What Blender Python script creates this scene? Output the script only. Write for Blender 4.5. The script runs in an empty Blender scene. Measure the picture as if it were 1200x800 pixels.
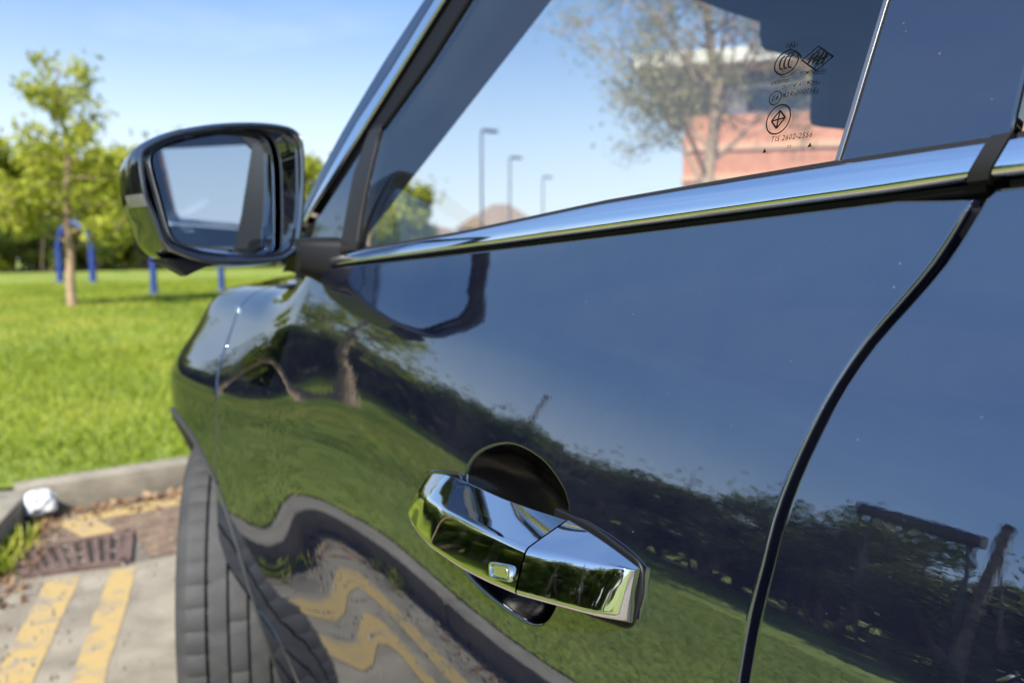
import bpy, bmesh, math, random
import numpy as np
from mathutils import Vector, Matrix, geometry
S_ = bpy.context.scene
C = S_.collection
R = math.radians
# ---------------------------------------------------------------- camera
cam_d = bpy.data.cameras.new("camera"); cam = bpy.data.objects.new("camera", cam_d); C.objects.link(cam)
cam.location = (-0.36, 0.0, 1.13); cam.rotation_euler = (R(83.0), 0, R(-35.8))
cam_d.lens = 27.0; cam_d.sensor_width = 36.0; cam_d.clip_start = .01; cam_d.clip_end = 3000
cam_d.dof.use_dof = True; cam_d.dof.focus_distance = .56; cam_d.dof.aperture_fstop = 5.2
S_.camera = cam
# ---------------------------------------------------------------- sky and sun
SUN_AZ, SUN_EL = R(236.0), R(46.0)          # azimuth clockwise from +Y
w = bpy.data.worlds.new("World"); S_.world = w; w.use_nodes = True
nt = w.node_tree; nt.nodes.clear()
def wn(t, **k):
    n = nt.nodes.new(t)
    for a, b in k.items(): setattr(n, a, b)
    return n
sky = wn('ShaderNodeTexSky', sky_type='NISHITA', sun_disc=False, sun_elevation=SUN_EL, sun_rotation=SUN_AZ)
sky.air_density = 1.0; sky.dust_density = .15; sky.ozone_density = 4.5; sky.altitude = 50
tc = wn('ShaderNodeTexCoord'); mp = wn('ShaderNodeMapping'); mp.inputs['Scale'].default_value = (1.3, 1.3, 5.0); mp.inputs['Location'].default_value = (.3, .1, .4)
no = wn('ShaderNodeTexNoise'); no.inputs['Scale'].default_value = 1.6; no.inputs['Detail'].default_value = 7; no.inputs['Roughness'].default_value = .55
rp = wn('ShaderNodeMapRange'); rp.inputs[1].default_value = .44; rp.inputs[2].default_value = .76; rp.inputs[3].default_value = 0; rp.inputs[4].default_value = .62
sx = wn('ShaderNodeSeparateXYZ'); lo = wn('ShaderNodeMapRange'); lo.inputs[1].default_value = .0; lo.inputs[2].default_value = .30; lo.inputs[3].default_value = 1.6; lo.inputs[4].default_value = .12
mu = wn('ShaderNodeMath', operation='MULTIPLY'); mx = wn('ShaderNodeMix', data_type='RGBA')
mx.inputs['B'].default_value = (6.4, 6.9, 7.6, 1)
bg = wn('ShaderNodeBackground'); bg.inputs['Strength'].default_value = .11; wo = wn('ShaderNodeOutputWorld')
L = nt.links.new
L(tc.outputs['Generated'], mp.inputs['Vector']); L(mp.outputs[0], no.inputs['Vector']); L(no.outputs['Fac'], rp.inputs[0])
L(tc.outputs['Generated'], sx.inputs[0]); L(sx.outputs['Z'], lo.inputs[0]); L(rp.outputs[0], mu.inputs[0]); L(lo.outputs[0], mu.inputs[1])
hz = wn('ShaderNodeMapRange', interpolation_type='SMOOTHSTEP'); hz.inputs[1].default_value = -.04; hz.inputs[2].default_value = .33; hz.inputs[3].default_value = .74; hz.inputs[4].default_value = 0
hm_ = wn('ShaderNodeMath', operation='MAXIMUM'); L(sx.outputs['Z'], hz.inputs[0]); L(hz.outputs[0], hm_.inputs[0]); L(mu.outputs[0], hm_.inputs[1]); L(hm_.outputs[0], mx.inputs['Factor']); bwn = wn('ShaderNodeRGBToBW'); pw = wn('ShaderNodeMath', operation='POWER'); pw.inputs[1].default_value = -.52; km = wn('ShaderNodeMath', operation='MULTIPLY'); km.inputs[1].default_value = 1.55
vs = wn('ShaderNodeVectorMath', operation='SCALE'); L(sky.outputs[0], bwn.inputs[0]); L(bwn.outputs[0], pw.inputs[0]); L(pw.outputs[0], km.inputs[0]); L(sky.outputs[0], vs.inputs[0]); L(km.outputs[0], vs.inputs['Scale'])
L(vs.outputs[0], mx.inputs['A']); L(mx.outputs['Result'], bg.inputs['Color']); L(bg.outputs[0], wo.inputs['Surface'])
sun_d = bpy.data.lights.new("sun", 'SUN'); sun_d.energy = 5.0; sun_d.angle = R(.53); sun_d.color = (1, .955, .88)
sun = bpy.data.objects.new("sun", sun_d); C.objects.link(sun)
sdir = Vector((math.sin(SUN_AZ)*math.cos(SUN_EL), math.cos(SUN_AZ)*math.cos(SUN_EL), math.sin(SUN_EL)))
sun.rotation_euler = sdir.to_track_quat('Z', 'Y').to_euler(); sun.location = (-5, -5, 12)
S_.view_settings.view_transform = 'Standard'; S_.view_settings.look = 'None'; S_.view_settings.exposure = .95; S_.view_settings.gamma = 1
S_.cycles.max_bounces = 10; S_.cycles.transparent_max_bounces = 16; S_.cycles.glossy_bounces = 6
S_.cycles.use_denoising = True
# ---------------------------------------------------------------- helpers
def tag(o, label=None, cat=None, group=None, kind=None):
    if label: o['label'] = label
    if cat: o['category'] = cat
    if group: o['group'] = group
    if kind: o['kind'] = kind
    return o
def empty(name, loc=(0,0,0), rz=0, **k):
    o = bpy.data.objects.new(name, None); C.objects.link(o); o.location = loc; o.rotation_euler = (0,0,rz); o.empty_display_size = .2
    return tag(o, **k)
def link(name, me, mat, parent=None, **k):
    if mat is not None and not me.materials: me.materials.append(mat)
    o = bpy.data.objects.new(name, me); C.objects.link(o)
    if parent is not None: o.parent = parent
    return tag(o, **k)
def mesh(name, V, Fc, smooth=True, normals=None):
    me = bpy.data.meshes.new(name); me.from_pydata([tuple(map(float, v)) for v in V], [], Fc)
    if smooth: me.polygons.foreach_set('use_smooth', [True]*len(me.polygons))
    me.update()
    if normals is not None: me.normals_split_custom_set_from_vertices([tuple(map(float, n)) for n in normals])
    return me
def mesh_np(name, V, quads):
    "big soups of quads"
    me = bpy.data.meshes.new(name); n = len(quads)
    me.vertices.add(len(V)); me.vertices.foreach_set('co', np.asarray(V, np.float32).ravel())
    me.loops.add(4*n); me.loops.foreach_set('vertex_index', np.asarray(quads, np.int32).ravel())
    me.polygons.add(n); me.polygons.foreach_set('loop_start', np.arange(0, 4*n, 4, dtype=np.int32))
    me.update(calc_edges=True); me.validate(); return me
def bm_mesh(name, bm, smooth=False, angle=None):
    bmesh.ops.recalc_face_normals(bm, faces=bm.faces)
    me = bpy.data.meshes.new(name); bm.to_mesh(me); bm.free()
    if smooth or angle: me.polygons.foreach_set('use_smooth', [True]*len(me.polygons))
    if angle: me.set_sharp_from_angle(angle=R(angle))
    me.update(); return me
def box(bm, c, s, rz=0, bev=0):
    r = bmesh.ops.create_cube(bm, size=1.0, matrix=Matrix.Translation(c) @ Matrix.Rotation(rz, 4, 'Z') @ Matrix.Diagonal((s[0], s[1], s[2], 1)))
    if bev: bmesh.ops.bevel(bm, geom=list({e for v in r['verts'] for e in v.link_edges}), offset=bev, segments=2, affect='EDGES', profile=.6)
def tube_arrays(pts, rad, n=8, V=None, Q=None):
    "tapered tube along a polyline, appended to V, Q"
    V = [] if V is None else V; Q = [] if Q is None else Q
    pts = [Vector(p) for p in pts]; ref = Vector((.3, .2, 1)).normalized(); base = len(V)
    for i, p in enumerate(pts):
        d = (pts[min(i+1, len(pts)-1)]-pts[max(i-1, 0)]).normalized()
        a = d.cross(ref if abs(d.dot(ref)) < .95 else Vector((1, 0, 0))).normalized(); b = d.cross(a)
        for k in range(n):
            t = 2*math.pi*k/n; V.append(tuple(p+(a*math.cos(t)+b*math.sin(t))*rad[i]))
    for i in range(len(pts)-1):
        for k in range(n):
            Q.append((base+i*n+k, base+i*n+(k+1) % n, base+(i+1)*n+(k+1) % n, base+(i+1)*n+k))
    return V, Q
def tube(name, pts, rad, mat, parent=None, n=10, cap=True, **k):
    V, Q = tube_arrays(pts, rad if hasattr(rad, '__len__') else [rad]*len(pts), n)
    if cap: Q = Q+[tuple(range(n))[::-1], tuple(range(len(V)-n, len(V)))]
    me = mesh(name, V, Q); me.set_sharp_from_angle(angle=R(50))
    return link(name, me, mat, parent, **k)
def lathe(prof, n=48):
    "profile [(r,h)] round +X axis; returns V,F"
    V = [(h, r*math.cos(2*math.pi*k/n), r*math.sin(2*math.pi*k/n)) for r, h in prof for k in range(n)]
    m = len(prof); Fc = [(i*n+k, i*n+(k+1) % n, (i+1)*n+(k+1) % n, (i+1)*n+k) for i in range(m-1) for k in range(n)]
    return V, Fc
def round_poly(pts, rad, n=4):
    "round the corners of a closed 2-D polygon"
    out = []; m = len(pts)
    rad = rad if hasattr(rad, '__len__') else [rad]*m
    for i in range(m):
        p0, p1, p2 = (np.array(pts[(i+j) % m], float) for j in (-1, 0, 1))
        a = p0-p1; b = p2-p1; la = np.linalg.norm(a)+1e-9; lb = np.linalg.norm(b)+1e-9
        r = min(rad[i], la*.45, lb*.45)
        if r < 1e-6: out.append(p1); continue
        s, e = p1+a/la*r, p1+b/lb*r
        for k in range(n+1):
            t = k/n; out.append((1-t)**2*s+2*t*(1-t)*p1+t*t*e)
    return np.array(out)
def spline(pts, n, closed=False):
    "Catmull-Rom through 2-D or 3-D points, n samples per span"
    P_ = np.array(pts, float); m = len(P_); out = []
    for i in range(m if closed else m-1):
        g = (lambda j: P_[j % m]) if closed else (lambda j: P_[j] if 0 <= j < m else (2*P_[0]-P_[1] if j < 0 else 2*P_[-1]-P_[-2]))
        a, b, c, d = g(i-1), g(i), g(i+1), g(i+2)
        for k in range(n):
            t = k/n; out.append(.5*(2*b+(c-a)*t+(2*a-5*b+4*c-d)*t*t+(3*b-a-3*c+d)*t**3))
    if not closed: out.append(P_[-1])
    return np.array(out)
def resample(poly, step, closed=True):
    P_ = np.array(poly, float); out = []
    m = len(P_)
    for i in range(m if closed else m-1):
        a, b = P_[i], P_[(i+1) % m]; k = max(1, int(math.ceil(np.linalg.norm(b-a)/step)))
        out += [a+(b-a)*j/k for j in range(k)]
    if not closed: out.append(P_[-1])
    return np.array(out)
def area2(p): return .5*np.sum(p[:,0]*np.roll(p[:,1], -1)-np.roll(p[:,0], -1)*p[:,1])
def inset(p, d):
    "offset a CCW polygon inward"
    t = np.roll(p, -1, 0)-np.roll(p, 1, 0); t /= np.linalg.norm(t, axis=1, keepdims=True)+1e-12
    return p+np.stack([-t[:,1], t[:,0]], 1)*d, np.stack([t[:,1], -t[:,0]], 1)
def inpoly(q, p):
    x, y = q[:,0][:,None], q[:,1][:,None]; x0, y0 = p[:,0], p[:,1]; x1, y1 = np.roll(x0, -1), np.roll(y0, -1)
    c = ((y0 > y) != (y1 > y)) & (x < (x1-x0)*(y-y0)/(y1-y0+1e-15)+x0)
    return c.sum(1) % 2 == 1
XC = .93          # the car's middle
def panel(name, S, outline, mat, parent, holes=(), grid=.03, er=.003, skirt=.012, off=0., side=1, step=.02, **k):
    "sheet-metal panel: outline in (y,u) on surface S, rolled edge all round, analytic normals"
    SO = (lambda y, u: S(y, u)+NRM(S, y, u)*off) if off else S
    loops = []
    for j, o in enumerate([outline]+list(holes)):
        o = resample(o, step if j == 0 else .008)
        keep = [0]
        for i in range(1, len(o)):
            if np.linalg.norm(o[i]-o[keep[-1]]) > .0012: keep.append(i)
        o = o[keep]
        if (area2(o) > 0) != (j == 0): o = o[::-1]
        i_, nout = inset(o, er)
        loops.append((o, i_, nout))
    out = loops[0][1]
    mn, mxx = out.min(0), out.max(0)
    gx, gy = np.meshgrid(np.arange(mn[0]+grid*.37, mxx[0], grid), np.arange(mn[1]+grid*.41, mxx[1], grid)); g = np.stack([gx.ravel(), gy.ravel()], 1)
    inn, _ = inset(loops[0][0], er+grid*.3); ok = inpoly(g, inn)
    for o, i_, n_ in loops[1:]:
        big, _ = inset(o, er+grid*.3); ok &= ~inpoly(g, big)
    g = g[ok]
    vs = [Vector(p) for lp in loops for p in lp[1]]; ed = []; b = 0
    for lp in loops:
        m = len(lp[1]); ed += [(b+i, b+(i+1) % m) for i in range(m)]; b += m
    vs += [Vector(p) for p in g]
    v2, e2, f2, ov, oe, of = geometry.delaunay_2d_cdt(vs, ed, [], 0, 1e-7)
    q = np.array([tuple(v) for v in v2]); tri = np.array([f for f in f2 if len(f) == 3]); cen = q[tri].mean(1)
    ok = inpoly(cen, loops[0][1])
    for lp in loops[1:]: ok &= ~inpoly(cen, lp[1])
    tri = tri[ok]
    V = list(SO(q[:,0], q[:,1])); N = list(NRM(S, q[:,0], q[:,1])); Fc = []
    for t in tri:
        a = (q[t[1]]-q[t[0]]); c = (q[t[2]]-q[t[0]]); t = list(map(int, t))
        Fc.append(t if a[0]*c[1]-a[1]*c[0] < 0 else t[::-1])
    for o, i_, nout in loops:
        m = len(o); rows = []
        nn = NRM(S, i_[:,0], i_[:,1]); h = 1e-3
        tang = SO(i_[:,0]+nout[:,0]*h, i_[:,1]+nout[:,1]*h)-SO(i_[:,0], i_[:,1]); tang /= np.linalg.norm(tang, axis=1, keepdims=True)
        base = SO(i_[:,0], i_[:,1])
        for a, ex in ((0, 0), (30, 0), (60, 0), (90, 0), (90, skirt)):
            s, c = math.sin(R(a)), math.cos(R(a)); rows.append(len(V))
            V += list(base+tang*er*s-nn*(er*(1-c)+ex)); N += list(nn*c+tang*s)
        for r0, r1 in zip(rows, rows[1:]):
            for i in range(m):
                j = (i+1) % m; Fc.append([r0+i, r1+i, r1+j, r0+j][::-1])
    V = np.array(V); N = np.array(N)
    if side < 0: V[:,0] = 2*XC-V[:,0]; N[:,0] *= -1; Fc = [f[::-1] for f in Fc]
    me = mesh(name, V, Fc, True, N)
    return link(name, me, mat, parent, **k)
def grid_mesh(name, A, mat, parent=None, closed_u=False, closed_v=False, angle=None, caps=False, **k):
    "A[i][j] = 3-D points"
    A = np.array(A, float); n, m, _ = A.shape; V = A.reshape(-1, 3)
    Fc = [(i*m+j, i*m+(j+1) % m, ((i+1) % n)*m+(j+1) % m, ((i+1) % n)*m+j) for i in range(n if closed_u else n-1) for j in range(m if closed_v else m-1)]
    if caps: Fc += [tuple(range(m))[::-1], tuple(range((n-1)*m, n*m))]
    bm = bmesh.new(); vv = [bm.verts.new(v) for v in V]
    for f in Fc:
        try: bm.faces.new([vv[i] for i in f])
        except ValueError: pass
    me = bm_mesh(name, bm, True, angle)
    return link(name, me, mat, parent, **k)
def sweep(name, S, ys, section, mat, parent, side=1, angle=40, **k):
    "strip along the car: section(y) -> closed [(u, off)]"
    A = []
    for y in ys:
        s = section(y); u = np.array([a for a, b in s]); o = np.array([b for a, b in s]); yy = np.full(len(u), y)
        A.append(S(yy, u)+NRM(S, yy, u)*o[:,None])
    A = np.array(A)
    if side < 0: A[...,0] = 2*XC-A[...,0]
    return grid_mesh(name, A, mat, parent, closed_v=True, angle=angle, caps=True, **k)
# ---------------------------------------------------------------- materials
MATS = {}
def M(name, col, rough=.5, metal=0., ior=1.5, spec=.5, var=0., vscale=8., col2=None, bump=0., bscale=40., coat=0., alpha=1., detail=4, coords='Object', bdist=.01):
    m = bpy.data.materials.new(name); m.use_nodes = True; t = m.node_tree; b = t.nodes['Principled BSDF']; MATS[name] = m
    b.inputs['Base Color'].default_value = (*col, 1); b.inputs['Roughness'].default_value = rough; b.inputs['Metallic'].default_value = metal
    b.inputs['IOR'].default_value = ior; b.inputs['Specular IOR Level'].default_value = spec; b.inputs['Coat Weight'].default_value = coat
    tcn = t.nodes.new('ShaderNodeTexCoord')
    if col2 is not None:
        n = t.nodes.new('ShaderNodeTexNoise'); n.inputs['Scale'].default_value = vscale; n.inputs['Detail'].default_value = detail; n.inputs['Roughness'].default_value = .62
        r = t.nodes.new('ShaderNodeMapRange'); r.inputs[1].default_value = .5-.18-var*.0; r.inputs[2].default_value = .5+.18
        x = t.nodes.new('ShaderNodeMix'); x.data_type = 'RGBA'; x.inputs['A'].default_value = (*col, 1); x.inputs['B'].default_value = (*col2, 1)
        t.links.new(tcn.outputs[coords], n.inputs['Vector']); t.links.new(n.outputs['Fac'], r.inputs[0]); t.links.new(r.outputs[0], x.inputs['Factor']); t.links.new(x.outputs['Result'], b.inputs['Base Color'])
    if bump:
        n = t.nodes.new('ShaderNodeTexNoise'); n.inputs['Scale'].default_value = bscale; n.inputs['Detail'].default_value = 5
        u_ = t.nodes.new('ShaderNodeBump'); u_.inputs['Strength'].default_value = bump; u_.inputs['Distance'].default_value = bdist
        t.links.new(tcn.outputs[coords], n.inputs['Vector']); t.links.new(n.outputs['Fac'], u_.inputs['Height']); t.links.new(u_.outputs[0], b.inputs['Normal'])
    return m
def glossy_paint(name, col, ior, rough, orange, dust, scr=0.):
    m = bpy.data.materials.new(name); m.use_nodes = True; t = m.node_tree; b = t.nodes['Principled BSDF']
    b.inputs['IOR'].default_value = ior; b.inputs['Roughness'].default_value = rough
    b.inputs['Specular Tint'].default_value = (.86, .93, 1.0, 1)
    N = t.nodes.new; l = t.links.new
    c = N('ShaderNodeTexCoord')
    v = N('ShaderNodeTexVoronoi'); v.inputs['Scale'].default_value = 34.; v.inputs['Randomness'].default_value = 1.0; v.voronoi_dimensions = '2D'; sxy = N('ShaderNodeSeparateXYZ'); cxy = N('ShaderNodeCombineXYZ'); l(c.outputs['Object'], sxy.inputs[0]); l(sxy.outputs['Y'], cxy.inputs['X']); l(sxy.outputs['Z'], cxy.inputs['Y'])
    sz = N('ShaderNodeMapRange'); sz.inputs[1].default_value = 0; sz.inputs[2].default_value = 1; sz.inputs[3].default_value = -.024; sz.inputs[4].default_value = .024
    sp = N('ShaderNodeSeparateColor'); d = N('ShaderNodeMath'); d.operation = 'LESS_THAN'
    l(cxy.outputs[0], v.inputs['Vector']); l(v.outputs['Color'], sp.inputs[0]); l(sp.outputs[0], sz.inputs[0]); l(v.outputs['Distance'], d.inputs[0]); l(sz.outputs[0], d.inputs[1])
    n2 = N('ShaderNodeTexNoise'); n2.inputs['Scale'].default_value = 9; n2.inputs['Detail'].default_value = 8; n2.inputs['Roughness'].default_value = .7
    mr = N('ShaderNodeMapRange'); mr.inputs[1].default_value = .42; mr.inputs[2].default_value = .75; mr.inputs[3].default_value = 0; mr.inputs[4].default_value = dust
    l(c.outputs['Object'], n2.inputs['Vector']); l(n2.outputs['Fac'], mr.inputs[0])
    sc = N('ShaderNodeMath'); sc.operation = 'MULTIPLY'; sc.inputs[1].default_value = .16 if dust else 0; l(d.outputs[0], sc.inputs[0])
    ad = N('ShaderNodeMath'); ad.operation = 'MAXIMUM'; l(sc.outputs[0], ad.inputs[0]); l(mr.outputs[0], ad.inputs[1])
    x = N('ShaderNodeMix'); x.data_type = 'RGBA'; x.inputs['A'].default_value = (*col, 1); x.inputs['B'].default_value = (.42, .42, .40, 1)
    l(ad.outputs[0], x.inputs['Factor']); l(x.outputs['Result'], b.inputs['Base Color'])
    if orange:
        n = N('ShaderNodeTexNoise'); n.inputs['Scale'].default_value = 95; n.inputs['Detail'].default_value = 2
        bp = N('ShaderNodeBump'); bp.inputs['Strength'].default_value = 1.0; bp.inputs['Distance'].default_value = orange
        l(c.outputs['Object'], n.inputs['Vector']); l(n.outputs['Fac'], bp.inputs['Height']); l(bp.outputs[0], b.inputs['Normal'])
    return m
def glass(name, tint, ior=1.52, f0=1.0):
    m = bpy.data.materials.new(name); m.use_nodes = True; t = m.node_tree; t.nodes.clear(); N = t.nodes.new; l = t.links.new
    o = N('ShaderNodeOutputMaterial'); x = N('ShaderNodeMixShader'); a = N('ShaderNodeBsdfTransparent'); g = N('ShaderNodeBsdfGlossy'); fr = N('ShaderNodeFresnel')
    a.inputs[0].default_value = (*tint, 1); g.inputs['Roughness'].default_value = 0; fr.inputs['IOR'].default_value = ior
    bf = N('ShaderNodeNewGeometry'); io = N('ShaderNodeMix'); io.inputs['A'].default_value = ior; io.inputs['B'].default_value = 1/ior
    l(bf.outputs['Backfacing'], io.inputs['Factor']); l(io.outputs['Result'], fr.inputs['IOR']); l(fr.outputs[0], x.inputs[0]); l(a.outputs[0], x.inputs[1]); l(g.outputs[0], x.inputs[2]); l(x.outputs[0], o.inputs['Surface'])
    return m
def leaf_mat(name, a, b_, c_, scale=1.2, trans=.4):
    m = bpy.data.materials.new(name); m.use_nodes = True; t = m.node_tree; b = t.nodes['Principled BSDF']; N = t.nodes.new; l = t.links.new
    c = N('ShaderNodeTexCoord'); n = N('ShaderNodeTexNoise'); n.inputs['Scale'].default_value = scale; n.inputs['Detail'].default_value = 3
    oi = N('ShaderNodeObjectInfo'); ad = N('ShaderNodeVectorMath'); ad.operation = 'ADD'
    l(c.outputs['Object'], ad.inputs[0]); l(oi.outputs['Random'], ad.inputs[1]); l(ad.outputs[0], n.inputs['Vector'])
    w2 = N('ShaderNodeTexWhiteNoise'); geo = N('ShaderNodeNewGeometry'); w2.noise_dimensions = '1D'; l(geo.outputs['Random Per Island'], w2.inputs['W'])
    mm = N('ShaderNodeMath'); mm.operation = 'MULTIPLY_ADD'; mm.inputs[1].default_value = .5; l(w2.outputs['Value'], mm.inputs[0])
    m2 = N('ShaderNodeMapRange'); m2.inputs[1].default_value = .40; m2.inputs[2].default_value = .60; m2.inputs[3].default_value = 0; m2.inputs[4].default_value = .5
    l(n.outputs['Fac'], m2.inputs[0]); l(m2.outputs[0], mm.inputs[2])
    cr = N('ShaderNodeValToRGB'); e = cr.color_ramp.elements; e[0].color = (*a, 1); e[1].color = (*c_, 1); e.new(.5).color = (*b_, 1); l(mm.outputs[0], cr.inputs[0]); l(cr.outputs[0], b.inputs['Base Color'])
    b.inputs['Roughness'].default_value = .55; b.inputs['Specular IOR Level'].default_value = .3
    tr = N('ShaderNodeBsdfTranslucent'); mx_ = N('ShaderNodeMixShader'); mx_.inputs[0].default_value = trans; l(cr.outputs[0], tr.inputs[0])
    l(b.outputs[0], mx_.inputs[1]); l(tr.outputs[0], mx_.inputs[2]); l(mx_.outputs[0], t.nodes['Material Output'].inputs['Surface'])
    return m
# ---------------------------------------------------------------- body side surface (metres; y forward, x inward, z up)
ZREF = 0.70
_TK = np.array([(-0.62, -26), (-0.42, -17), (-0.3, -9), (-0.2, -4.88), (-0.1, -5.85), (0.0, -0.47), (0.075, 2.93), (0.14, 6.51), (0.21, 11.06), (0.27, 17.17), (0.335, 20.5), (0.372, 25.5), (0.405, 21.0), (0.44, 14.0), (0.49, 13.5), (0.56, 16.0), (0.8, 17.5), (1.02, 25)])
_U = np.arange(-.62, 1.0201, .002)
def _hermite(xk, yk, x):
    m = np.gradient(yk, xk); i = np.clip(np.searchsorted(xk, x)-1, 0, len(xk)-2)
    h = xk[i+1]-xk[i]; t = (x-xk[i])/h
    return ((2*t**3-3*t**2+1)*yk[i]+(t**3-2*t**2+t)*h*m[i]+(-2*t**3+3*t**2)*yk[i+1]+(t**3-t**2)*h*m[i+1])
_T0 = _hermite(_TK[:,0], _TK[:,1], _U)
def _sm(a, b, v):
    t = np.clip((v-a)/(b-a), 0, 1); return t*t*t*(t*(6*t-15)+10)
_YG = np.arange(-2.2, 2.801, .02)
def _tables():
    wy = _sm(1.10, 1.36, _YG)[:,None]
    rnd = np.clip((_U-.245)/.175, 0, 1)
    extra = 66*rnd**1.5
    sh = 0.1666*_sm(0.3671, 1.30, _YG)[:,None]*(1-_sm(.24, .42, _U))[None,:]
    tau = np.interp(_U[None,:]-sh, _U, _T0)
    top = np.minimum(tau+extra[None,:]*wy, 87)
    t = np.radians(top)
    du = .002
    x = np.cumsum(np.sin(t)*du, 1); z = np.cumsum(np.cos(t)*du, 1)
    i0 = int(round(.62/du))
    ia = i0+150; ir = int(round(2.2/.02))
    xx = x-x[:,i0:i0+1]; zz = z-z[:,i0:i0+1]+ZREF
    return xx-xx[:,ia:ia+1]+xx[ir,ia], zz-zz[:,ia:ia+1]+zz[ir,ia]
_XT, _ZT = _tables()
def _base(y, u):
    fy = np.clip((y-_YG[0])/.02, 0, len(_YG)-1.001); fu = np.clip((u+.62)/.002, 0, len(_U)-1.001)
    a = fy.astype(int); b = fu.astype(int); p = fy-a; q = fu-b
    def bl(T): return (T[a,b]*(1-p)*(1-q)+T[a+1,b]*p*(1-q)+T[a,b+1]*(1-p)*q+T[a+1,b+1]*p*q)
    return bl(_XT), bl(_ZT)
_i0 = int(round((2.2+0)/.02))
def P(y, u):
    "painted body side: doors and wing (y along the car, u up the section)"
    y = np.asarray(y, float); u = np.asarray(u, float); y, u = np.broadcast_arrays(y, u)
    x, z = _base(y, u)
    g = 1-_sm(.84, 1.02, z)
    fl = 0.0558*np.exp(-np.abs((y-1.800)/0.600)**2.6)*g
    lean = -0.1000*_sm(.35, 1.30, y)*(1-_sm(1.5, 2.0, y))*np.clip(.84-z, 0, 9)**1.5
    front = (.52+1.13*_sm(.80,1.05,z))*np.clip(y-1.62, 0, 9)**2.0
    rear = .45*np.clip(-1.5-y, 0, 9)**2.0
    x = x-fl+lean+front+rear+.006*(y-.3)**2
    z = z-.10*np.clip(y-1.3, 0, 9)**2*_sm(.26, .45, u)*.6
    return np.stack([x, y*np.ones_like(x), z], -1)
def PG(y, u):
    "glass house side: windows, frames, pillars"
    y = np.asarray(y, float); u = np.asarray(u, float); y, u = np.broadcast_arrays(y, u)
    x, z = _base(np.zeros_like(y), u)
    x = x+.006*(y-.3)**2+.45*np.clip(-1.5-y, 0, 9)**2.0
    return np.stack([x, y*np.ones_like(x), z], -1)
def NRM(S, y, u, h=.006):
    dy = S(np.asarray(y)+h, u)-S(np.asarray(y)-h, u); du = S(y, np.asarray(u)+h)-S(y, np.asarray(u)-h)
    n = np.cross(dy, du); n /= np.linalg.norm(n, axis=-1, keepdims=True)
    return -n
# measured outlines on the body side (metres)
T = {
    'rear_shut': [(0.1975, 0.4714), (0.2033, 0.4558), (0.2125, 0.4348), (0.2267, 0.4105), (0.2406, 0.3856), (0.2508, 0.3573), (0.2588, 0.3266), (0.2651, 0.2962), (0.2687, 0.2689), (0.27, 0.2397), (0.2725, 0.2101), (0.274, 0.1682)],
    'front_shut': [(1.4643, 0.405), (1.3907, 0.3222), (1.4334, 0.2779), (1.4211, 0.2336), (1.3936, 0.162), (1.4164, 0.0792), (1.435, -0.0227), (1.4423, -0.1253)],
    'belt_low': [(1.0273, 0.4178), (0.9004, 0.4285), (0.6433, 0.4484), (0.5053, 0.4602), (0.3694, 0.4703), (0.2716, 0.4769), (0.1977, 0.4805)],
    'pillar_out': [(0.9696, 0.7935), (1.0567, 0.7208), (1.1431, 0.6339), (1.2127, 0.5493), (1.2382, 0.5148)],
    'silver_a': [(0.934, 0.7838), (1.0076, 0.7108), (1.0956, 0.6343), (1.1745, 0.5466), (1.2142, 0.4996)],
    'silver_b': [(0.9005, 0.7746), (0.973, 0.7038), (1.0539, 0.6248), (1.13, 0.553), (1.1972, 0.4962)],
    'seal_in': [(0.8478, 0.7602), (0.9143, 0.6919), (1.011, 0.614)],
    'bpil': [(0.2781, 0.6051), (0.2823, 0.5584), (0.2857, 0.5249), (0.2894, 0.4965)],
    'bpil_r': [(0.1847, 0.5271), (0.1857, 0.5008)],
    'bowl': [(0.5996, 0.199), (0.6027, 0.2221), (0.5847, 0.2425), (0.5451, 0.2573), (0.5028, 0.2552), (0.4724, 0.2435), (0.4544, 0.2273), (0.4498, 0.1956), (0.4539, 0.1429), (0.4663, 0.1288), (0.4877, 0.1209), (0.5529, 0.1192), (0.5862, 0.1282), (0.6, 0.1642)],
    'gasket': [(0.4564, 0.2226), (0.4164, 0.2213), (0.3724, 0.211), (0.3685, 0.1878), (0.3791, 0.1601), (0.4119, 0.152), (0.4632, 0.1457)],
    'mir_out': [(-0.0989, 0.0461), (-0.0915, 0.0565), (-0.0722, 0.0691), (-0.0461, 0.0803), (0.0036, 0.0935), (0.0575, 0.1017), (0.1004, 0.1033), (0.1226, 0.0991), (0.1354, 0.0854), (0.1381, 0.0554), (0.1362, 0.0043), (0.1308, -0.0369), (0.1237, -0.0713), (0.1117, -0.0833), (0.0925, -0.0916), (0.0488, -0.0943), (0.0044, -0.0936), (-0.028, -0.0899), (-0.0507, -0.0819), (-0.0696, -0.0724), (-0.0803, -0.0574), (-0.0892, -0.0296), (-0.0974, -0.0065), (-0.1, 0.0166), (-0.1008, 0.0333)],
    'mir_glass': [(-0.0713, 0.0473), (-0.0634, 0.0555), (-0.0322, 0.069), (0.0169, 0.0831), (0.0725, 0.092), (0.0942, 0.0926), (0.1087, 0.0823), (0.1163, 0.056), (0.1169, 0.0048), (0.1141, -0.0644), (0.1059, -0.0783), (0.0794, -0.0822), (0.0363, -0.0812), (-0.0076, -0.0761), (-0.0331, -0.0687), (-0.0453, -0.0618), (-0.0538, -0.0463), (-0.0637, -0.0036), (-0.072, 0.0353)],
    'mir_foot': [(-0.0622, -0.0925), (-0.0384, -0.1085), (-0.0287, -0.104), (-0.0056, -0.095)],
    'button': [(0.4797, 0.1786), (0.448, 0.1852), (0.4452, 0.173), (0.4751, 0.1664)],
}
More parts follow.
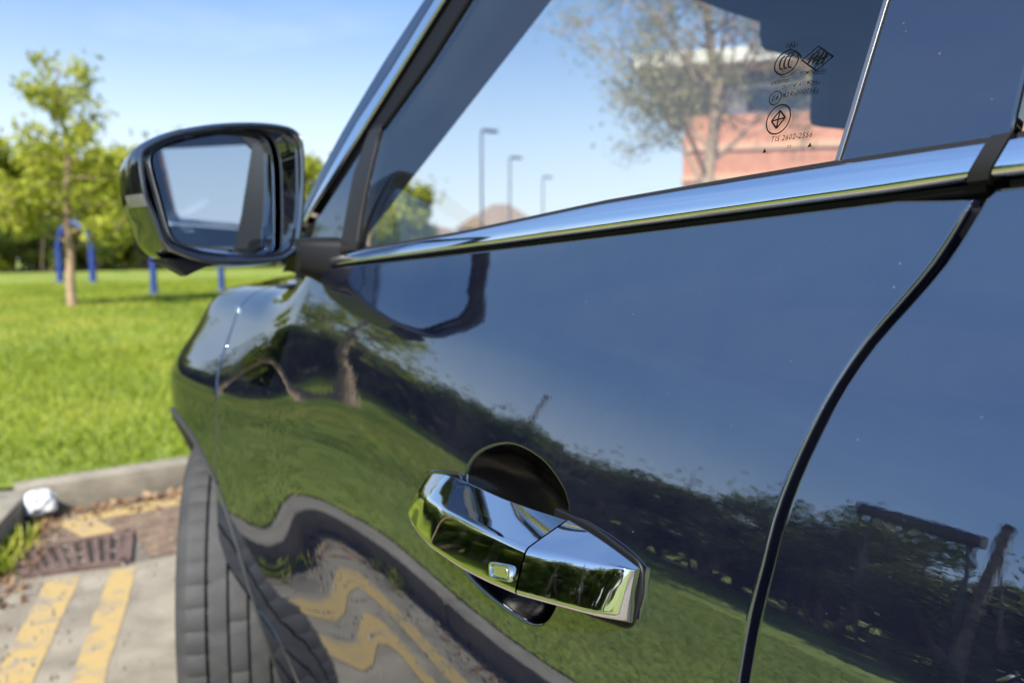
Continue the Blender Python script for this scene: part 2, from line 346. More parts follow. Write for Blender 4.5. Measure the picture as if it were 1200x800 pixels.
# ================================================================ SETTING
rng = np.random.default_rng(7); random.seed(7)
asphalt = M('asphalt', (.085,.073,.058), .9, col2=(.16,.135,.105), vscale=3.2, bump=.5, bscale=260, bdist=.004, detail=9)
concrete = M('concrete', (.14,.12,.088), .9, col2=(.285,.25,.19), vscale=5.5, bump=.5, bscale=160, bdist=.004, detail=9)
kerbm = M('kerb_concrete', (.17,.148,.11), .9, col2=(.29,.255,.195), vscale=9, bump=.6, bscale=120, bdist=.004, detail=8)
soil = M('soil', (.10,.065,.045), .95, col2=(.24,.165,.105), vscale=14, bump=.9, bscale=60, bdist=.02, detail=8)
lawnm = M('lawn_soil', (.12,.165,.016), .9, col2=(.23,.28,.035), vscale=.55, bump=.8, bscale=30, bdist=.03, detail=10)
def worn_paint():
    m = bpy.data.materials.new('worn_yellow_paint'); m.use_nodes = True; t = m.node_tree; b = t.nodes['Principled BSDF']; N = t.nodes.new; l = t.links.new
    c = N('ShaderNodeTexCoord'); n = N('ShaderNodeTexNoise'); n.inputs['Scale'].default_value = 11; n.inputs['Detail'].default_value = 9; n.inputs['Roughness'].default_value = .7
    r = N('ShaderNodeMapRange'); r.inputs[1].default_value = .50; r.inputs[2].default_value = .62
    x = N('ShaderNodeMix'); x.data_type = 'RGBA'; x.inputs['A'].default_value = (.37,.262,.10,1); x.inputs['B'].default_value = (.23,.195,.14,1)
    l(c.outputs['Object'], n.inputs['Vector']); l(n.outputs['Fac'], r.inputs[0]); l(r.outputs[0], x.inputs['Factor']); l(x.outputs['Result'], b.inputs['Base Color']); b.inputs['Roughness'].default_value = .85
    return m
yellow = worn_paint()
# ground: one sheet to the horizon
def sheet(name, poly, z, mat, **k):
    me = mesh(name, [(x, y, z) for x, y in poly], [tuple(range(len(poly)))], False); o = link(name, me, mat, **k)
    return o
sheet('car_park_ground', [(-900,-900), (900,-900), (900,900), (-900,900)], 0, asphalt, kind='structure', label='grey worn asphalt car park ground')
KD = Vector((-.29, -.957, 0)).normalized()             # the left kerb runs back from its corner in this direction
K0 = Vector((-.17, 3.76, 0))
KN = Vector((-KD.y, KD.x, 0)); KN = KN if KN.x < 0 else -KN
# paler concrete bay slab, laid up to the gully
jag = [(2.6+.0, 2.93), (1.2, 2.955), (.30, 2.95), (.06, 2.93), (-.12, 2.98), (-.33, 3.02)]
sl = [(x, y) for x, y in jag]
e0 = K0+KD*.85-KN*.03; e1 = K0+KD*9-KN*.03
sheet('bay_slab', sl+[(e0.x, e0.y), (e1.x, e1.y), (2.6, e1.y)], .004, concrete, kind='structure', label='pale concrete slab of the parking bay')
# yellow hatching
def stripe(pts0, pts1, wv, z=.008, name='yellow_line', jit=.0025):
    a = np.array(pts0, float); b = np.array(pts1, float); d = b-a; Ln = np.linalg.norm(d); d /= Ln; n = np.array([-d[1], d[0]]); k = max(3, int(Ln/.07))
    ph = rng.normal(0, jit, (2, k+1)); s = np.linspace(0, Ln, k+1)
    l_ = [a+d*t+n*(wv/2+ph[0,i]) for i, t in enumerate(s)]; r_ = [a+d*t-n*(wv/2+ph[1,i]) for i, t in enumerate(s)]
    V = [(*p, z) for p in l_]+[(*p, z) for p in r_]; Q = [(i, k+1+i, k+2+i, i+1) for i in range(k)]
    me = mesh(name, V, Q, False); return link(name, me, yellow)
hatch = empty('road_marking', (0,0,0), kind='structure', label='worn yellow hatched bay marking painted on concrete')
for a, b, wv in (((-.135,2.93), (-1.22,-.9), .10), ((.045,2.90), (-1.02,-.9), .085), ((-.03,3.56), (1.7,3.61), .12), ((.33,3.34), (1.6,3.38), .07), ((-.04,3.58), (.03,3.30), .12)):
    o = stripe(a, b, wv, .0075 if wv > .11 and b[0] < .1 else .006); o.parent = hatch
# dirt and debris at the head of the bay
dp = [(-.16,3.70), (1.1,3.74), (1.3,3.35), (1.0,2.97), (.14,2.96), (.14,3.30), (-.26,3.31)]
sheet('soil_patch', dp, .004, soil, kind='structure', label='brown soil and leaf debris at the head of the bay')
# gully grate
rust = M('rusty_iron', (.07,.042,.033), .85, col2=(.15,.095,.075), vscale=18, bump=.6, bscale=90, bdist=.004)
gr = empty('drain_grate', (0,0,0), label='rusty brown drain grate set in the corner of the bay', cat='drain grate')
gq = [np.array(p) for p in ((-.285,3.27), (.125,3.275), (.06,2.955), (-.235,3.03))]
def gpt(s, t): return (gq[0]*(1-s)+gq[1]*s)*(1-t)+(gq[3]*(1-s)+gq[2]*s)*t
def bar(name, p, q, wv, z0, z1, mat, parent, **k):
    p = np.array(p); q = np.array(q); d = (q-p)/np.linalg.norm(q-p); n = np.array([-d[1], d[0]])*wv/2
    c = [p+n, p-n, q-n, q+n]; V = [(*x, z0) for x in c]+[(*x, z1) for x in c]
    return link(name, mesh(name, V, [(4,5,6,7), (0,1,5,4), (1,2,6,5), (2,3,7,6), (3,0,4,7)], False), mat, parent, **k)
dark = M('painted_pit_shade', (.035,.025,.02), .95)
sheet('pit_shade_sheet', [tuple(p) for p in gq], .0045, dark).parent = gr  # flat dark sheet: shade between the grate bars put into its colour
for a, b in ((0,1), (1,2), (2,3), (3,0)): bar('frame', gq[a], gq[b], .035, 0, .016, rust, gr)
for i in range(9):
    t = (i+.8)/9.6; bar('grate_bar', gpt(t, .06), gpt(t, .94), .018, 0, .013, rust, gr)
# kerbs: each stone a part
def kerb(name, p0, d, n_out, count, length, label):
    k = empty(name, (0,0,0), kind='structure', label=label)
    for i in range(count):
        a = Vector(p0)+d*(i*length+.006); b = Vector(p0)+d*((i+1)*length-.006); dz = random.uniform(-.006, .006); dn = random.uniform(-.006, .006)
        bm = bmesh.new(); c = (a+b)/2+n_out*(.065+dn); c.z = .055+dz; box(bm, c, ((b-a).length, .13, .13), math.atan2(d.y, d.x), .014)
        link('kerb_stone', bm_mesh('kerb_stone', bm, True, 40), kerbm, k)
    return k
kerb('kerb_beside', K0, KD, KN, 16, .9, 'weathered concrete kerb running alongside the car')
kerb('kerb_ahead', K0+Vector((-.06,0,0)), Vector((.9995,.012,0)).normalized(), Vector((-.012,1,0)), 7, .92, 'weathered concrete kerb across the head of the bay')
# lawn
kb = K0+KN*.13; ke = kb+KD*60
lp_ = [(kb.x-.03, 3.90), (6.2, 3.96), (8, 12), (22, 40), (30, 70), (-90, 70), (-90, ke.y), (ke.x, ke.y)]
gx, gy = [], []
sheet('lawn', lp_, .095, lawnm, kind='structure', label='sunlit mown green lawn beyond the kerb')
grassm = leaf_mat('grass_blades', (.13,.185,.013), (.25,.32,.024), (.44,.41,.07), .45, .3)
def blades(name, X, Y, z, h, wv, mat, lean=.5, **k):
    n = len(X); th = rng.uniform(0, 6.283, n); H = h*rng.uniform(.5, 1.25, n); W_ = wv*rng.uniform(.6, 1.3, n); ln = rng.normal(0, lean, (n,2))*H[:,None]
    b = np.stack([X, Y, np.full(n, z)], 1); s = np.stack([np.cos(th)*W_, np.sin(th)*W_, 0*W_], 1); tip = b+np.stack([ln[:,0], ln[:,1], H], 1)
    V = np.stack([b-s, b+s, tip+s*.25, tip-s*.25], 1).reshape(-1, 3); Q = np.arange(4*n).reshape(-1, 4)
    me = mesh_np(name, V, Q); return link(name, me, mat, **k)
def lawn_pts(n, xr, yr):
    X = rng.uniform(*xr, n); Y = rng.uniform(*yr, n); s = (X-kb.x)*KN.x+(Y-kb.y)*KN.y
    ok = ((Y > 3.92) | (s > .02)); return X[ok], Y[ok]
X1, Y1 = lawn_pts(240000, (-4.5, 3.5), (-1.5, 9)); X2, Y2 = lawn_pts(230000, (-9, 9), (0, 26))
X2, Y2 = X2[Y2 > 4], Y2[Y2 > 4]
blades('grass', X1, Y1, .09, .036, .0028, grassm, kind='stuff', label='short mown grass beside the kerb', cat='grass')
blades('grass', X2, Y2, .09, .055, .008, grassm, kind='stuff', label='mown grass further out on the lawn', cat='grass')
# weeds along the kerb foot
s_ = rng.uniform(.3, 6, 2600); s_ = s_[(np.sin(s_*5.3)+np.sin(s_*2.1+1)) > .1]; off = np.abs(rng.normal(.02, .035, len(s_)))
wx = K0.x+KD.x*s_-KN.x*off; wy = K0.y+KD.y*s_-KN.y*off
blades('weeds', wx, wy, .0, .07, .006, grassm, .6, kind='stuff', label='weeds growing along the foot of the kerb', cat='weeds')
nn_ = 900; s_ = np.where(rng.random(nn_) < .55, rng.uniform(0, 1.0, nn_), rng.uniform(1, 5, nn_)); off = np.abs(rng.normal(.03, .07, nn_))
lx = K0.x+KD.x*s_-KN.x*off; ly = K0.y+KD.y*s_-KN.y*off
lx = np.concatenate([lx, rng.uniform(-.1, 1.4, 500)]); ly = np.concatenate([ly, 3.72-np.abs(rng.normal(0, .09, 500))])
litm = leaf_mat('dead_leaves', (.12,.07,.035), (.24,.14,.07), (.36,.26,.16), 3, .1)
blades('leaf_litter', lx, ly, .006, .018, .012, litm, 1.2, kind='stuff', label='dry brown leaf litter swept against the kerb', cat='leaf litter')
# grit and small stones
gn = 1500; gs_ = rng.uniform(0, 5, gn); go = np.abs(rng.normal(.05, .25, gn)); GX = K0.x+KD.x*gs_-KN.x*go; GY = K0.y+KD.y*gs_-KN.y*go
ok = GY < 3.72; GX, GY = GX[ok], GY[ok]; gn = len(GX); rr_ = rng.uniform(.003, .010, gn)
oc = np.array([(1,0,0), (0,1,0), (-1,0,0), (0,-1,0), (0,0,1)], float)
GV = (np.stack([GX, GY, np.full(gn, .006)], 1)[:,None,:]+oc[None]*rr_[:,None,None]*rng.uniform(.6, 1.3, (gn,5,3))).reshape(-1, 3)
GF = [(5*i_+a_, 5*i_+b_, 5*i_+4) for i_ in range(gn) for a_, b_ in ((0,1), (1,2), (2,3), (3,0))]
link('grit', mesh('grit', GV, GF, False), kerbm, kind='stuff', label='grit and small stones scattered on the bay', cat='grit')
# crumpled white litter
def crumple(name, loc, r, mat, **k):
    bm = bmesh.new(); bmesh.ops.create_icosphere(bm, subdivisions=3, radius=1)
    rs = np.random.default_rng(3); ax = rs.normal(size=(14,3)); ax /= np.linalg.norm(ax, axis=1)[:,None]; am = rs.uniform(.10, .42, 14); ph = rs.uniform(2, 9, 14)
    for v in bm.verts:
        p = np.array(v.co); f = 1+sum(a*abs(math.sin(q*(p@x))) for a, x, q in zip(am, ax, ph))*.55-.45; v.co = Vector(p*f)*r; v.co.z *= .8
    o = link(name, bm_mesh(name, bm, False), mat, **k); o.location = loc; return o
wpaper = M('white_paper', (.55,.56,.57), .7)
crumple('litter', (-.15, 3.665, .07), .038, wpaper, label='crumpled white paper litter lying in the kerb corner', cat='litter')

# ---------------------------------------------------------------- plants
bark = M('bark', (.13,.10,.075), .9, col2=(.26,.20,.14), vscale=9, bump=.8, bscale=40, bdist=.01)
barkp = M('pale_bark', (.27,.18,.115), .9, col2=(.42,.30,.19), vscale=9, bump=.6, bscale=40, bdist=.01)
leaf_y = leaf_mat('spring_leaves', (.20,.24,.02), (.36,.40,.035), (.50,.50,.08), 1.5, .45)
leaf_h = leaf_mat('hedge_leaves', (.045,.065,.010), (.105,.145,.018), (.22,.25,.04), .7, .3)
leaf_b = leaf_mat('bright_hedge_leaves', (.14,.17,.015), (.34,.37,.03), (.50,.50,.065), .6, .4)
leaf_s = leaf_mat('sparse_leaves', (.22,.20,.07), (.34,.31,.12), (.45,.41,.20), 1.5, .4)
def leaf_soup(P_, size, flat=.0):
    n = len(P_); a = rng.normal(size=(n,3)); a /= np.linalg.norm(a, axis=1)[:,None]; b = rng.normal(size=(n,3)); b -= (b*a).sum(1)[:,None]*a; b /= np.linalg.norm(b, axis=1)[:,None]
    s = size*rng.uniform(.55, 1.25, n)[:,None]
    V = np.stack([P_-a*s, P_+b*s*.42, P_+a*s, P_-b*s*.42], 1).reshape(-1, 3); return V, np.arange(4*n).reshape(-1, 4)
def bush_mesh(name, seed, w_, d_, h_, n, leaf):
    r_ = np.random.default_rng(seed); k = 34; cx = r_.uniform(-1, 1, (k,3)); cx[:,2] = r_.uniform(.05, 1, k)**.8; rr = r_.uniform(.16, .36, k)
    cen = cx*np.array([w_/2*.8, d_/2*.75, h_*.84]); pick = r_.integers(0, k, n); dd = r_.normal(size=(n,3)); dd /= np.linalg.norm(dd, axis=1)[:,None]
    rad = rr[pick]*(r_.random(n)**.45)
    P_ = cen[pick]+dd*rad[:,None]*np.array([w_*.5, d_*.5, h_*.36]); P_[:,2] = np.abs(P_[:,2])
    nt_ = n//40; tx_ = r_.uniform(-.5, .5, (nt_,3))*np.array([w_, d_, 0]); tx_[:,2] = h_*(.70+.24*r_.random(nt_)**2*(r_.random(nt_) > .25)); P_ = np.concatenate([P_, tx_])
    V, Q = leaf_soup(P_, leaf); return mesh_np(name, V, Q)
def stems_mesh(name, seed, w_, h_):
    r_ = np.random.default_rng(seed); V, Q = [], []
    for i in range(7):
        a = r_.uniform(0, 6.28); x, y = r_.uniform(-.3, .3, 2)*w_; e = .5*w_*r_.uniform(.3, .9)
        tube_arrays([(x*.5, y*.5, 0), (x+e*.4*math.cos(a), y+e*.4*math.sin(a), h_*.45), (x+e*math.cos(a), y+e*math.sin(a), h_*.93)], [.05, .035, .012], 6, V, Q)
    return mesh(name, V, Q)
hm = [bush_mesh('foliage', s, 3.1, 2.6, 3.0, 20000, .052) for s in (1, 2, 3)]
for m_ in hm: m_.materials.append(leaf_h)
bmn = [bush_mesh('foliage', s, 4.2, 3.4, 4.6, 8000, .15) for s in (4, 5, 6)]
for m_ in bmn: m_.materials.append(leaf_b)
sm_ = stems_mesh('stems', 1, 2.6, 2.9); sm_.materials.append(bark); sm2 = stems_mesh('stems', 2, 3.4, 4.3); sm2.materials.append(bark)
def bush(name, me, st, loc, rz, sc, label, group):
    r_ = empty(name, loc, rz, label=label, cat='bush', group=group); r_.scale = sc
    link('foliage', me, None, r_); link('stems', st, None, r_); return r_
def hedge_bit(H_, me, st, loc, rz, sc):
    for nm, m_ in (('foliage', me), ('stems', st)):
        o = link(nm, m_, None, H_); o.location = loc; o.rotation_euler = (0, 0, rz); o.scale = sc
HL = empty('hedge', (0,0,0), label='long dark green hedge left of the lawn, mirrored along the car doors', cat='hedge')
HF = empty('hedge', (0,0,0), label='tall yellow green hedge across the far end of the lawn', cat='hedge')
HD = empty('hedge', (0,0,0), label='low dark hedge at the foot of the tall far hedge', cat='hedge')
for i, y in enumerate(np.arange(-4.0, 38, 1.75)):
    x = -8.4-.03*y if y < 22 else -9.1+(y-22)*.10
    s = random.uniform(.98, 1.08)
    hedge_bit(HL, hm[i % 3], sm_, (x+random.uniform(-.3, .3), y, .08), random.uniform(0, 6.28), (s, s, s*random.uniform(.97, 1.05)))
    hedge_bit(HL, hm[(i+1) % 3], sm_, (x-1.7, y+.8, .08), random.uniform(0, 6.28), (s*1.15, s*1.15, s*.95))
for k in range(19):
    s = random.uniform(1.08, 1.34); x = -9+k*1.75
    hedge_bit(HF, bmn[k % 3], sm2, (x, 40+.12*x+random.uniform(-1, 1), .08), random.uniform(0, 6.28), (s, s, s*random.uniform(.92, 1.18)))
for k in range(15):
    s = random.uniform(.68, .95); x = -8+k*2.1
    hedge_bit(HD, hm[k % 3], sm_, (x, 37.6+.12*x+random.uniform(-.5, .5), .08), random.uniform(0, 6.28), (s*1.1, s, s))
def tree(name, seed, loc, rz, h, tr, first, nlimb, reach, leaf_n, leaf, bmat, lmat, rise=.5, leader=1.0, sub=5, spread=.12, up_taper=1.0, twig=.004, **k):
    r_ = np.random.default_rng(seed); root = empty(name, loc, rz, **k); V, Q = [], []; LP = []
    tp = [np.array([0,0,0.])]; nseg = 9
    for i_ in range(1, nseg+1):
        t = i_/nseg; tp.append(np.array([r_.normal(0, .035)*h*t*.6, r_.normal(0, .035)*h*t*.6, h*leader*t]))
    tp = spline(tp, 3); m = len(tp)
    tube_arrays([tuple(p) for p in tp], [tr*(1.18 if i_ == 0 else 1)*(1-i_/(m-1))**.75+.006 for i_ in range(m)], 9, V, Q)
    def branch(p0, d, ln, rad, depth):
        pts = [p0]; d = d/np.linalg.norm(d); ns = 5
        for q in range(ns):
            d = d+r_.normal(0, .16, 3)+np.array([0,0,.10*rise]); d /= np.linalg.norm(d); pts.append(pts[-1]+d*ln/ns)
        tube_arrays([tuple(p) for p in pts], [rad*(1-q/ns*.85) for q in range(ns+1)], 5 if depth else 6, V, Q)
        pa = np.array(pts)
        if depth > 0:
            for q in range(sub):
                t = r_.uniform(.25, 1); p = pa[0]*(0)+np.array([np.interp(t*ns, range(ns+1), pa[:,c]) for c in range(3)])
                dd = d+r_.normal(0, .75, 3); branch(p, dd, ln*r_.uniform(.3, .6), max(rad*.45, twig), depth-1)
        else: LP.append(pa)
        if depth == 1: LP.append(pa[2:])
    for i_ in range(nlimb):
        t = first+(1-first)*(i_/nlimb)**.9; p = np.array([np.interp(t*(m-1), range(m), tp[:,c]) for c in range(3)])
        a = i_*2.4+r_.uniform(-.4, .4); ln = reach*(1-.78*((t-first)/(1-first))**up_taper)*r_.uniform(.75, 1.15)
        branch(p, np.array([math.cos(a), math.sin(a), rise+r_.uniform(-.15, .3)]), ln, max(tr*.42*(1-t*.7), twig), 1 if leaf_n < 20000 else 2)
    LP.append(tp[int(m*.6):])
    me = mesh('trunk', V, Q); link('trunk', me, bmat, root)
    wl = np.array([np.linalg.norm(np.diff(q, axis=0), axis=1).sum() for q in LP])**1.15; segs = r_.choice(len(LP), leaf_n, p=wl/wl.sum()); P_ = np.empty((leaf_n, 3)); tt = r_.random(leaf_n)
    for j in range(leaf_n):
        pa = LP[segs[j]]; f = tt[j]*(len(pa)-1); i0 = int(f); f -= i0; i1 = min(i0+1, len(pa)-1); P_[j] = pa[i0]*(1-f)+pa[i1]*f
    P_ += r_.normal(0, spread, (leaf_n, 3))
    V2, Q2 = leaf_soup(P_, leaf); me = mesh_np('crown', V2, Q2); link('crown', me, lmat, root); return root
tree('young_tree', 11, (1.25, 15.4, .09), .4, 4.1, .075, .24, 28, 2.15, 4200, .075, barkp, leaf_y, .12, 1.0, 6, .10, .30,
     label='young yellow green tree with a slim tan trunk on the lawn', cat='tree')
tree('lawn_tree', 16, (-3.6, 9.2, .09), 1.0, 3.3, .09, .44, 20, 1.8, 4200, .058, barkp, leaf_y, .4, 1.0, 5, .12, .6,
     label='leafy young tree left of the lawn, its trunk mirrored in the front door', cat='tree')
tree('far_lawn_tree', 13, (6.3, 14.2, .09), 0, 2.9, .06, .30, 14, 1.0, 1500, .075, barkp, leaf_y, .8, 1.0, 5, .10, .8,
     label='small leafy tree showing through the front corner of the window', cat='tree')
tree('bare_tree', 21, (10.2, 8.9, 0), 1.0, 8.5, .13, .24, 34, 3.6, 26000, .042, barkp, leaf_s, .9, 1.0, 7, .13, .7, .005,
     label='nearly bare spring tree standing before the brick building', cat='tree')
# ---------------------------------------------------------------- blue hoops on the lawn
galv = M('galvanised_steel', (.11,.115,.125), .55, .6)
bluep = M('blue_paint', (.018,.045,.22), .5)
def hoop(a, b, h, r_, **k):
    a = Vector(a); b = Vector(b); root = empty('hoop_barrier', (a+b)/2, 0, **k); d = (b-a); c = (a+b)/2; pts = [a-c, a-c+Vector((0,0,h*.55))]
    for q in range(9):
        t = math.pi*(1-q/8); pts.append(d*.5*math.cos(t)+Vector((0,0,h*.55+h*.45*math.sin(t))))
    pts += [b-c+Vector((0,0,h*.55)), b-c]; tube('hoop', pts, r_, bluep, root, 10)
    for e in (a, b):
        bm = bmesh.new(); bmesh.ops.create_cone(bm, cap_ends=True, segments=12, radius1=r_*2.2, radius2=r_*1.8, depth=.05); o = link('foot', bm_mesh('foot', bm), bluep, root); o.location = e-c+Vector((0,0,.02))
hoop((2.9, 25.6, .09), (2.12, 26.2, .09), 1.75, .09, label='tall blue steel hoop behind the young tree', cat='hoop barrier', group='blue hoops on the lawn')
hoop((3.2, 18.6, .09), (4.75, 18.9, .09), 1.25, .07, label='blue steel hoop on the lawn under the wing mirror', cat='hoop barrier', group='blue hoops on the lawn')
# blue cross-bar frame beside the left hedge (only its reflection shows)
darkst = M('dark_steel', (.03,.035,.045), .5)
fr = empty('ball_frame', (-6.6, 3.2, .09), 0, label='tall grey steel frame with a cross bar, mirrored in the rear door', cat='frame')
tube('cross_bar', [(0,-.50,2.86), (0,.62,2.86)], .10, darkst, fr); tube('post', [(-.7,-.4,0), (-.05,-.4,2.83)], .03, galv, fr); tube('post', [(-.7,.5,0), (-.05,.5,2.83)], .03, galv, fr)
# ---------------------------------------------------------------- lamp posts
def pole(loc, h, lab, grp):
    root = empty('timber_pole', loc, 0, label=lab, cat='pole', group=grp)
    tube('pole', [(0,0,0), (.02,.01,h*.5), (0,.03,h)], [.075, .065, .055], bark, root); tube('pole_cap', [(0,.03,h-.01), (0,.03,h+.05)], .065, darkst, root)
def lamp(loc, h, lab, grp, arm=.45, rz=0):
    root = empty('lamp_post', loc, rz, label=lab, cat='lamp post', group=grp)
    tube('post', [(0,0,0), (0,0,1.2), (0,0,h)], [.06, .045, .035], galv, root)
    bm = bmesh.new(); box(bm, (arm/2+.1,0,h+.05), (arm+.10,.2,.10), 0, .04); link('lamp_head', bm_mesh('lamp_head', bm, True, 40), galv, root)
    tube('base', [(0,0,0), (0,0,.5)], .12, galv, root)
g_ = 'lamp posts in the car park beyond the windscreen'
lamp((13.45, 20.8, 0), 4.75, 'tallest lamp post seen through the window, nearest of three', g_)
lamp((19.0, 27.0, 0), 4.85, 'middle lamp post of three seen through the window', g_)
lamp((25.8, 33.4, 0), 4.85, 'faintest and farthest lamp post of three seen through the window', g_)
lamp((17, -8.5, 0), 6.0, 'lamp post behind the car, showing in the wing mirror', g_)
pole((-7.0, 2.7, .09), 3.25, 'timber pole before the left hedge, reflected in the rear door', 'timber poles beside the left hedge')
pole((-12.0, 16.0, .09), 5.3, 'timber pole beyond the left hedge, reflected above the door handle', 'timber poles beside the left hedge')
# ---------------------------------------------------------------- buildings
brick = M('orange_brick', (.42,.17,.095), .9, col2=(.52,.25,.15), vscale=3, bump=.2, bscale=60)
cream = M('cream_render', (.62,.57,.47), .8, col2=(.70,.66,.57), vscale=2); greyc = M('grey_cladding', (.22,.21,.20), .7); whitec = M('white_cladding', (.72,.73,.74), .6); winm = M('window_glass_dark', (.05,.07,.09), .08, ior=1.6)
bx = Vector((18.7, 17.1, 0)); bdir = Vector((.62, -.785, 0)); bn = Vector((.785, .62, 0)); bang = math.atan2(bdir.y, bdir.x)
B = empty('brick_building', bx, bang, label='orange brick building with pale banding and a flat cream roof edge', cat='building')
def bpart(name, c, s, mat, bev=.0, parent=None):
    bm = bmesh.new(); box(bm, c, s, 0, bev); return link(name, bm_mesh(name, bm), mat, parent or B)
bpart('brick_wall', (14, 6, 2.6), (28, 12, 5.2), brick)
paleb = M('pale_brick', (.55,.33,.20), .9)
for z in (1.0, 3.3, 4.25): bpart('brick_band', (14, -.02, z), (28.06, .12, .22), paleb)
bpart('upper_wall', (14.4, 6.3, 5.72), (27, 11.2, 1.06), whitec); bpart('clerestory', (14.6, 6.4, 6.45), (26, 11, .45), greyc)
bpart('roof_edge', (13.2, 5.8, 6.85), (29.4, 13.2, .42), cream, .03)
for q in range(6):
    f = bpart('window', (6+q*4, -.03, 2.1), (1.5, .10, 1.5), whitec); bm = bmesh.new(); box(bm, (6+q*4, -.06, 2.1), (1.36, .08, 1.36)); link('pane', bm_mesh('pane', bm), winm, f)
for q in range(7):
    bpart('upper_window', (3+q*3.6, .68, 5.75), (2.2, .1, .7), winm)
tile = M('brown_roof_tiles', (.20,.145,.10), .9, col2=(.28,.2,.14), vscale=4)
def house(loc, rz, w_, d_, h, rh, lab, wm):
    H_ = empty('house', loc, rz, label=lab, cat='house')
    bm = bmesh.new(); box(bm, (0,0,h/2), (w_, d_, h)); link('wall', bm_mesh('wall', bm), wm, H_)
    o = .35; V = [(-w_/2-o,-d_/2-o,h-.1), (w_/2+o,-d_/2-o,h-.1), (w_/2+o,d_/2+o,h-.1), (-w_/2-o,d_/2+o,h-.1), (-w_/2*.2,0,h+rh), (w_/2*.2,0,h+rh)]
    link('roof', mesh('roof', V, [(0,1,5,4), (2,3,4,5), (1,2,5), (3,0,4), (3,2,1,0)], False), tile, H_)
    for sx_ in (-.28, .28):
        bm = bmesh.new(); box(bm, (sx_*w_, -d_/2-.02, h*.55), (w_*.18, .08, h*.35)); f = link('window', bm_mesh('window', bm), winm, H_)
        bm = bmesh.new(); box(bm, (sx_*w_, -d_/2-.06, h*.55-h*.19), (w_*.22, .12, .08)); link('sill', bm_mesh('sill', bm), whitec, f)
house((36, 52, 0), -.6, 6.5, 5, 2.7, 1.9, 'pale low house with a hipped brown roof beyond the lamp posts', cream)
house((31.5, 58, 0), -.5, 9, 6, 2.2, .9, 'long low pale house left of the hipped house', whitec)
for (x, y, s), lb in zip(((24.5,46,.75), (27.5,51,.62), (48,52,.95), (44,47,.6)), ('round bush beyond the car park, leftmost in the window', 'smaller round bush left of the distant low house', 'largest round bush right of the distant lamp posts', 'small round bush before the largest distant bush')):
    bush('far_bush', bmn[random.randrange(3)], sm2, (x, y, 0), random.uniform(0, 6), (s, s, s), lb, 'distant bushes beyond the car park')
# ================================================================ THE CAR
paint = glossy_paint('black_paint', (.004,.005,.012), 3.0, .0, .000018, .014)
gblack = glossy_paint('gloss_black', (.006,.006,.009), 2.7, .02, 0, .004)
plast = M('black_plastic', (.007,.007,.008), .45, spec=.3, bump=.15, bscale=900, bdist=.001)
cladm = M('grey_cladding_plastic', (.028,.030,.030), .55, bump=.2, bscale=700, bdist=.001)
rubber = M('rubber_seal', (.004,.004,.0045), .6, spec=.2)
chrome = M('chrome', (.72,.735,.76), .035, 1.0)
satin = M('satin_trim', (.82,.84,.87), .07, 1.0)
barm = M('grey_division_bar', (.014,.0135,.0135), .4, spec=.25)
trimm = M('interior_trim', (.030,.033,.040), .7)
tyrem = M('tyre_rubber', (.026,.027,.029), .75, col2=(.046,.046,.046), vscale=14, bump=.3, bscale=160, bdist=.002)
alloy = M('alloy', (.35,.36,.37), .3, .9)
wglass = glass('window_glass', (.95,.965,.97), 2.3)
sglass = glass('windscreen_glass', (.93,.955,.95), 1.5)
mirm = M('mirror_silver', (.56,.63,.72), .0, 1.0)
lens = M('clear_lens', (.16,.16,.17), .1, .3)
carR = empty('car', (XC, .3, 0), 0, label='glossy black car with chrome window line and chrome door handle', cat='car')
def part(o):  # parts are modelled in place; the empty sits at the car's base
    o.matrix_parent_inverse = Matrix.Translation((-XC, -.3, 0)); return o
_link0 = link
def link(name, me, mat, parent=None, **k):
    o = _link0(name, me, mat, parent, **k)
    if parent is carR: part(o)
    return o
def belt_lo(y): return float(np.interp(y, [.2, 1.02, 1.2], [.4812, .419, .403])) if y > .2 else .4812-.074*(y-.2)*(1 if y > -1 else 1)
def belt_hi(y): return float(np.interp(y, [.1945, .2733, .3631, .5053, .7353, .9762, 1.03, 1.2], [.502, .4978, .4917, .4812, .4575, .4385, .432, .414])) if y > .19 else .502-.074*(y-.1945)
# --- doors and wing
rs = spline(T['rear_shut'], 2)
rs = [(float(a), float(b)) for a, b in rs]
fl_ = T['front_shut'][-6:]; fe = fl_[-1][0]
fs = spline([(fl_[0][0]+.012,.405), (fl_[0][0]+.012,.335)]+list(fl_)+[(fe-.02,-.15), (min(fe-.05, 1.24),-.22), (1.19,-.30), (1.16,-.40)], 4)
G2 = .0023
bowl = spline([T['bowl'][i_] for i_ in (0,1,2,3,4,5,6,7,8,10,12,13)], 6, True)
belt_line = [(y, belt_lo(y)-.0048) for y in np.linspace(fs[0][0], .2, 30)]
front_out = [(a-G2, b) for a, b in fs[::-1]]+belt_line[1:-1]+[(a+G2, b) for a, b in rs]+[(.268, .05), (.268,-.15), (.262,-.40)]
FD = panel('front_door', P, front_out, paint, carR, holes=[bowl], er=.003, skirt=.03)
rear_out = [(a-G2, b) for a, b in rs[::-1]]+[(y, belt_lo(y)-.0048) for y in np.linspace(.19, -.80, 18)]+[(-.86,.30), (-.80,.10), (-.66,-.02), (-.56,-.16), (-.50,-.40), (.256,-.40), (.262,-.15), (.262,.05)]
panel('rear_door', P, rear_out, paint, carR, er=.004, skirt=.03)
for o in (FD,): pass
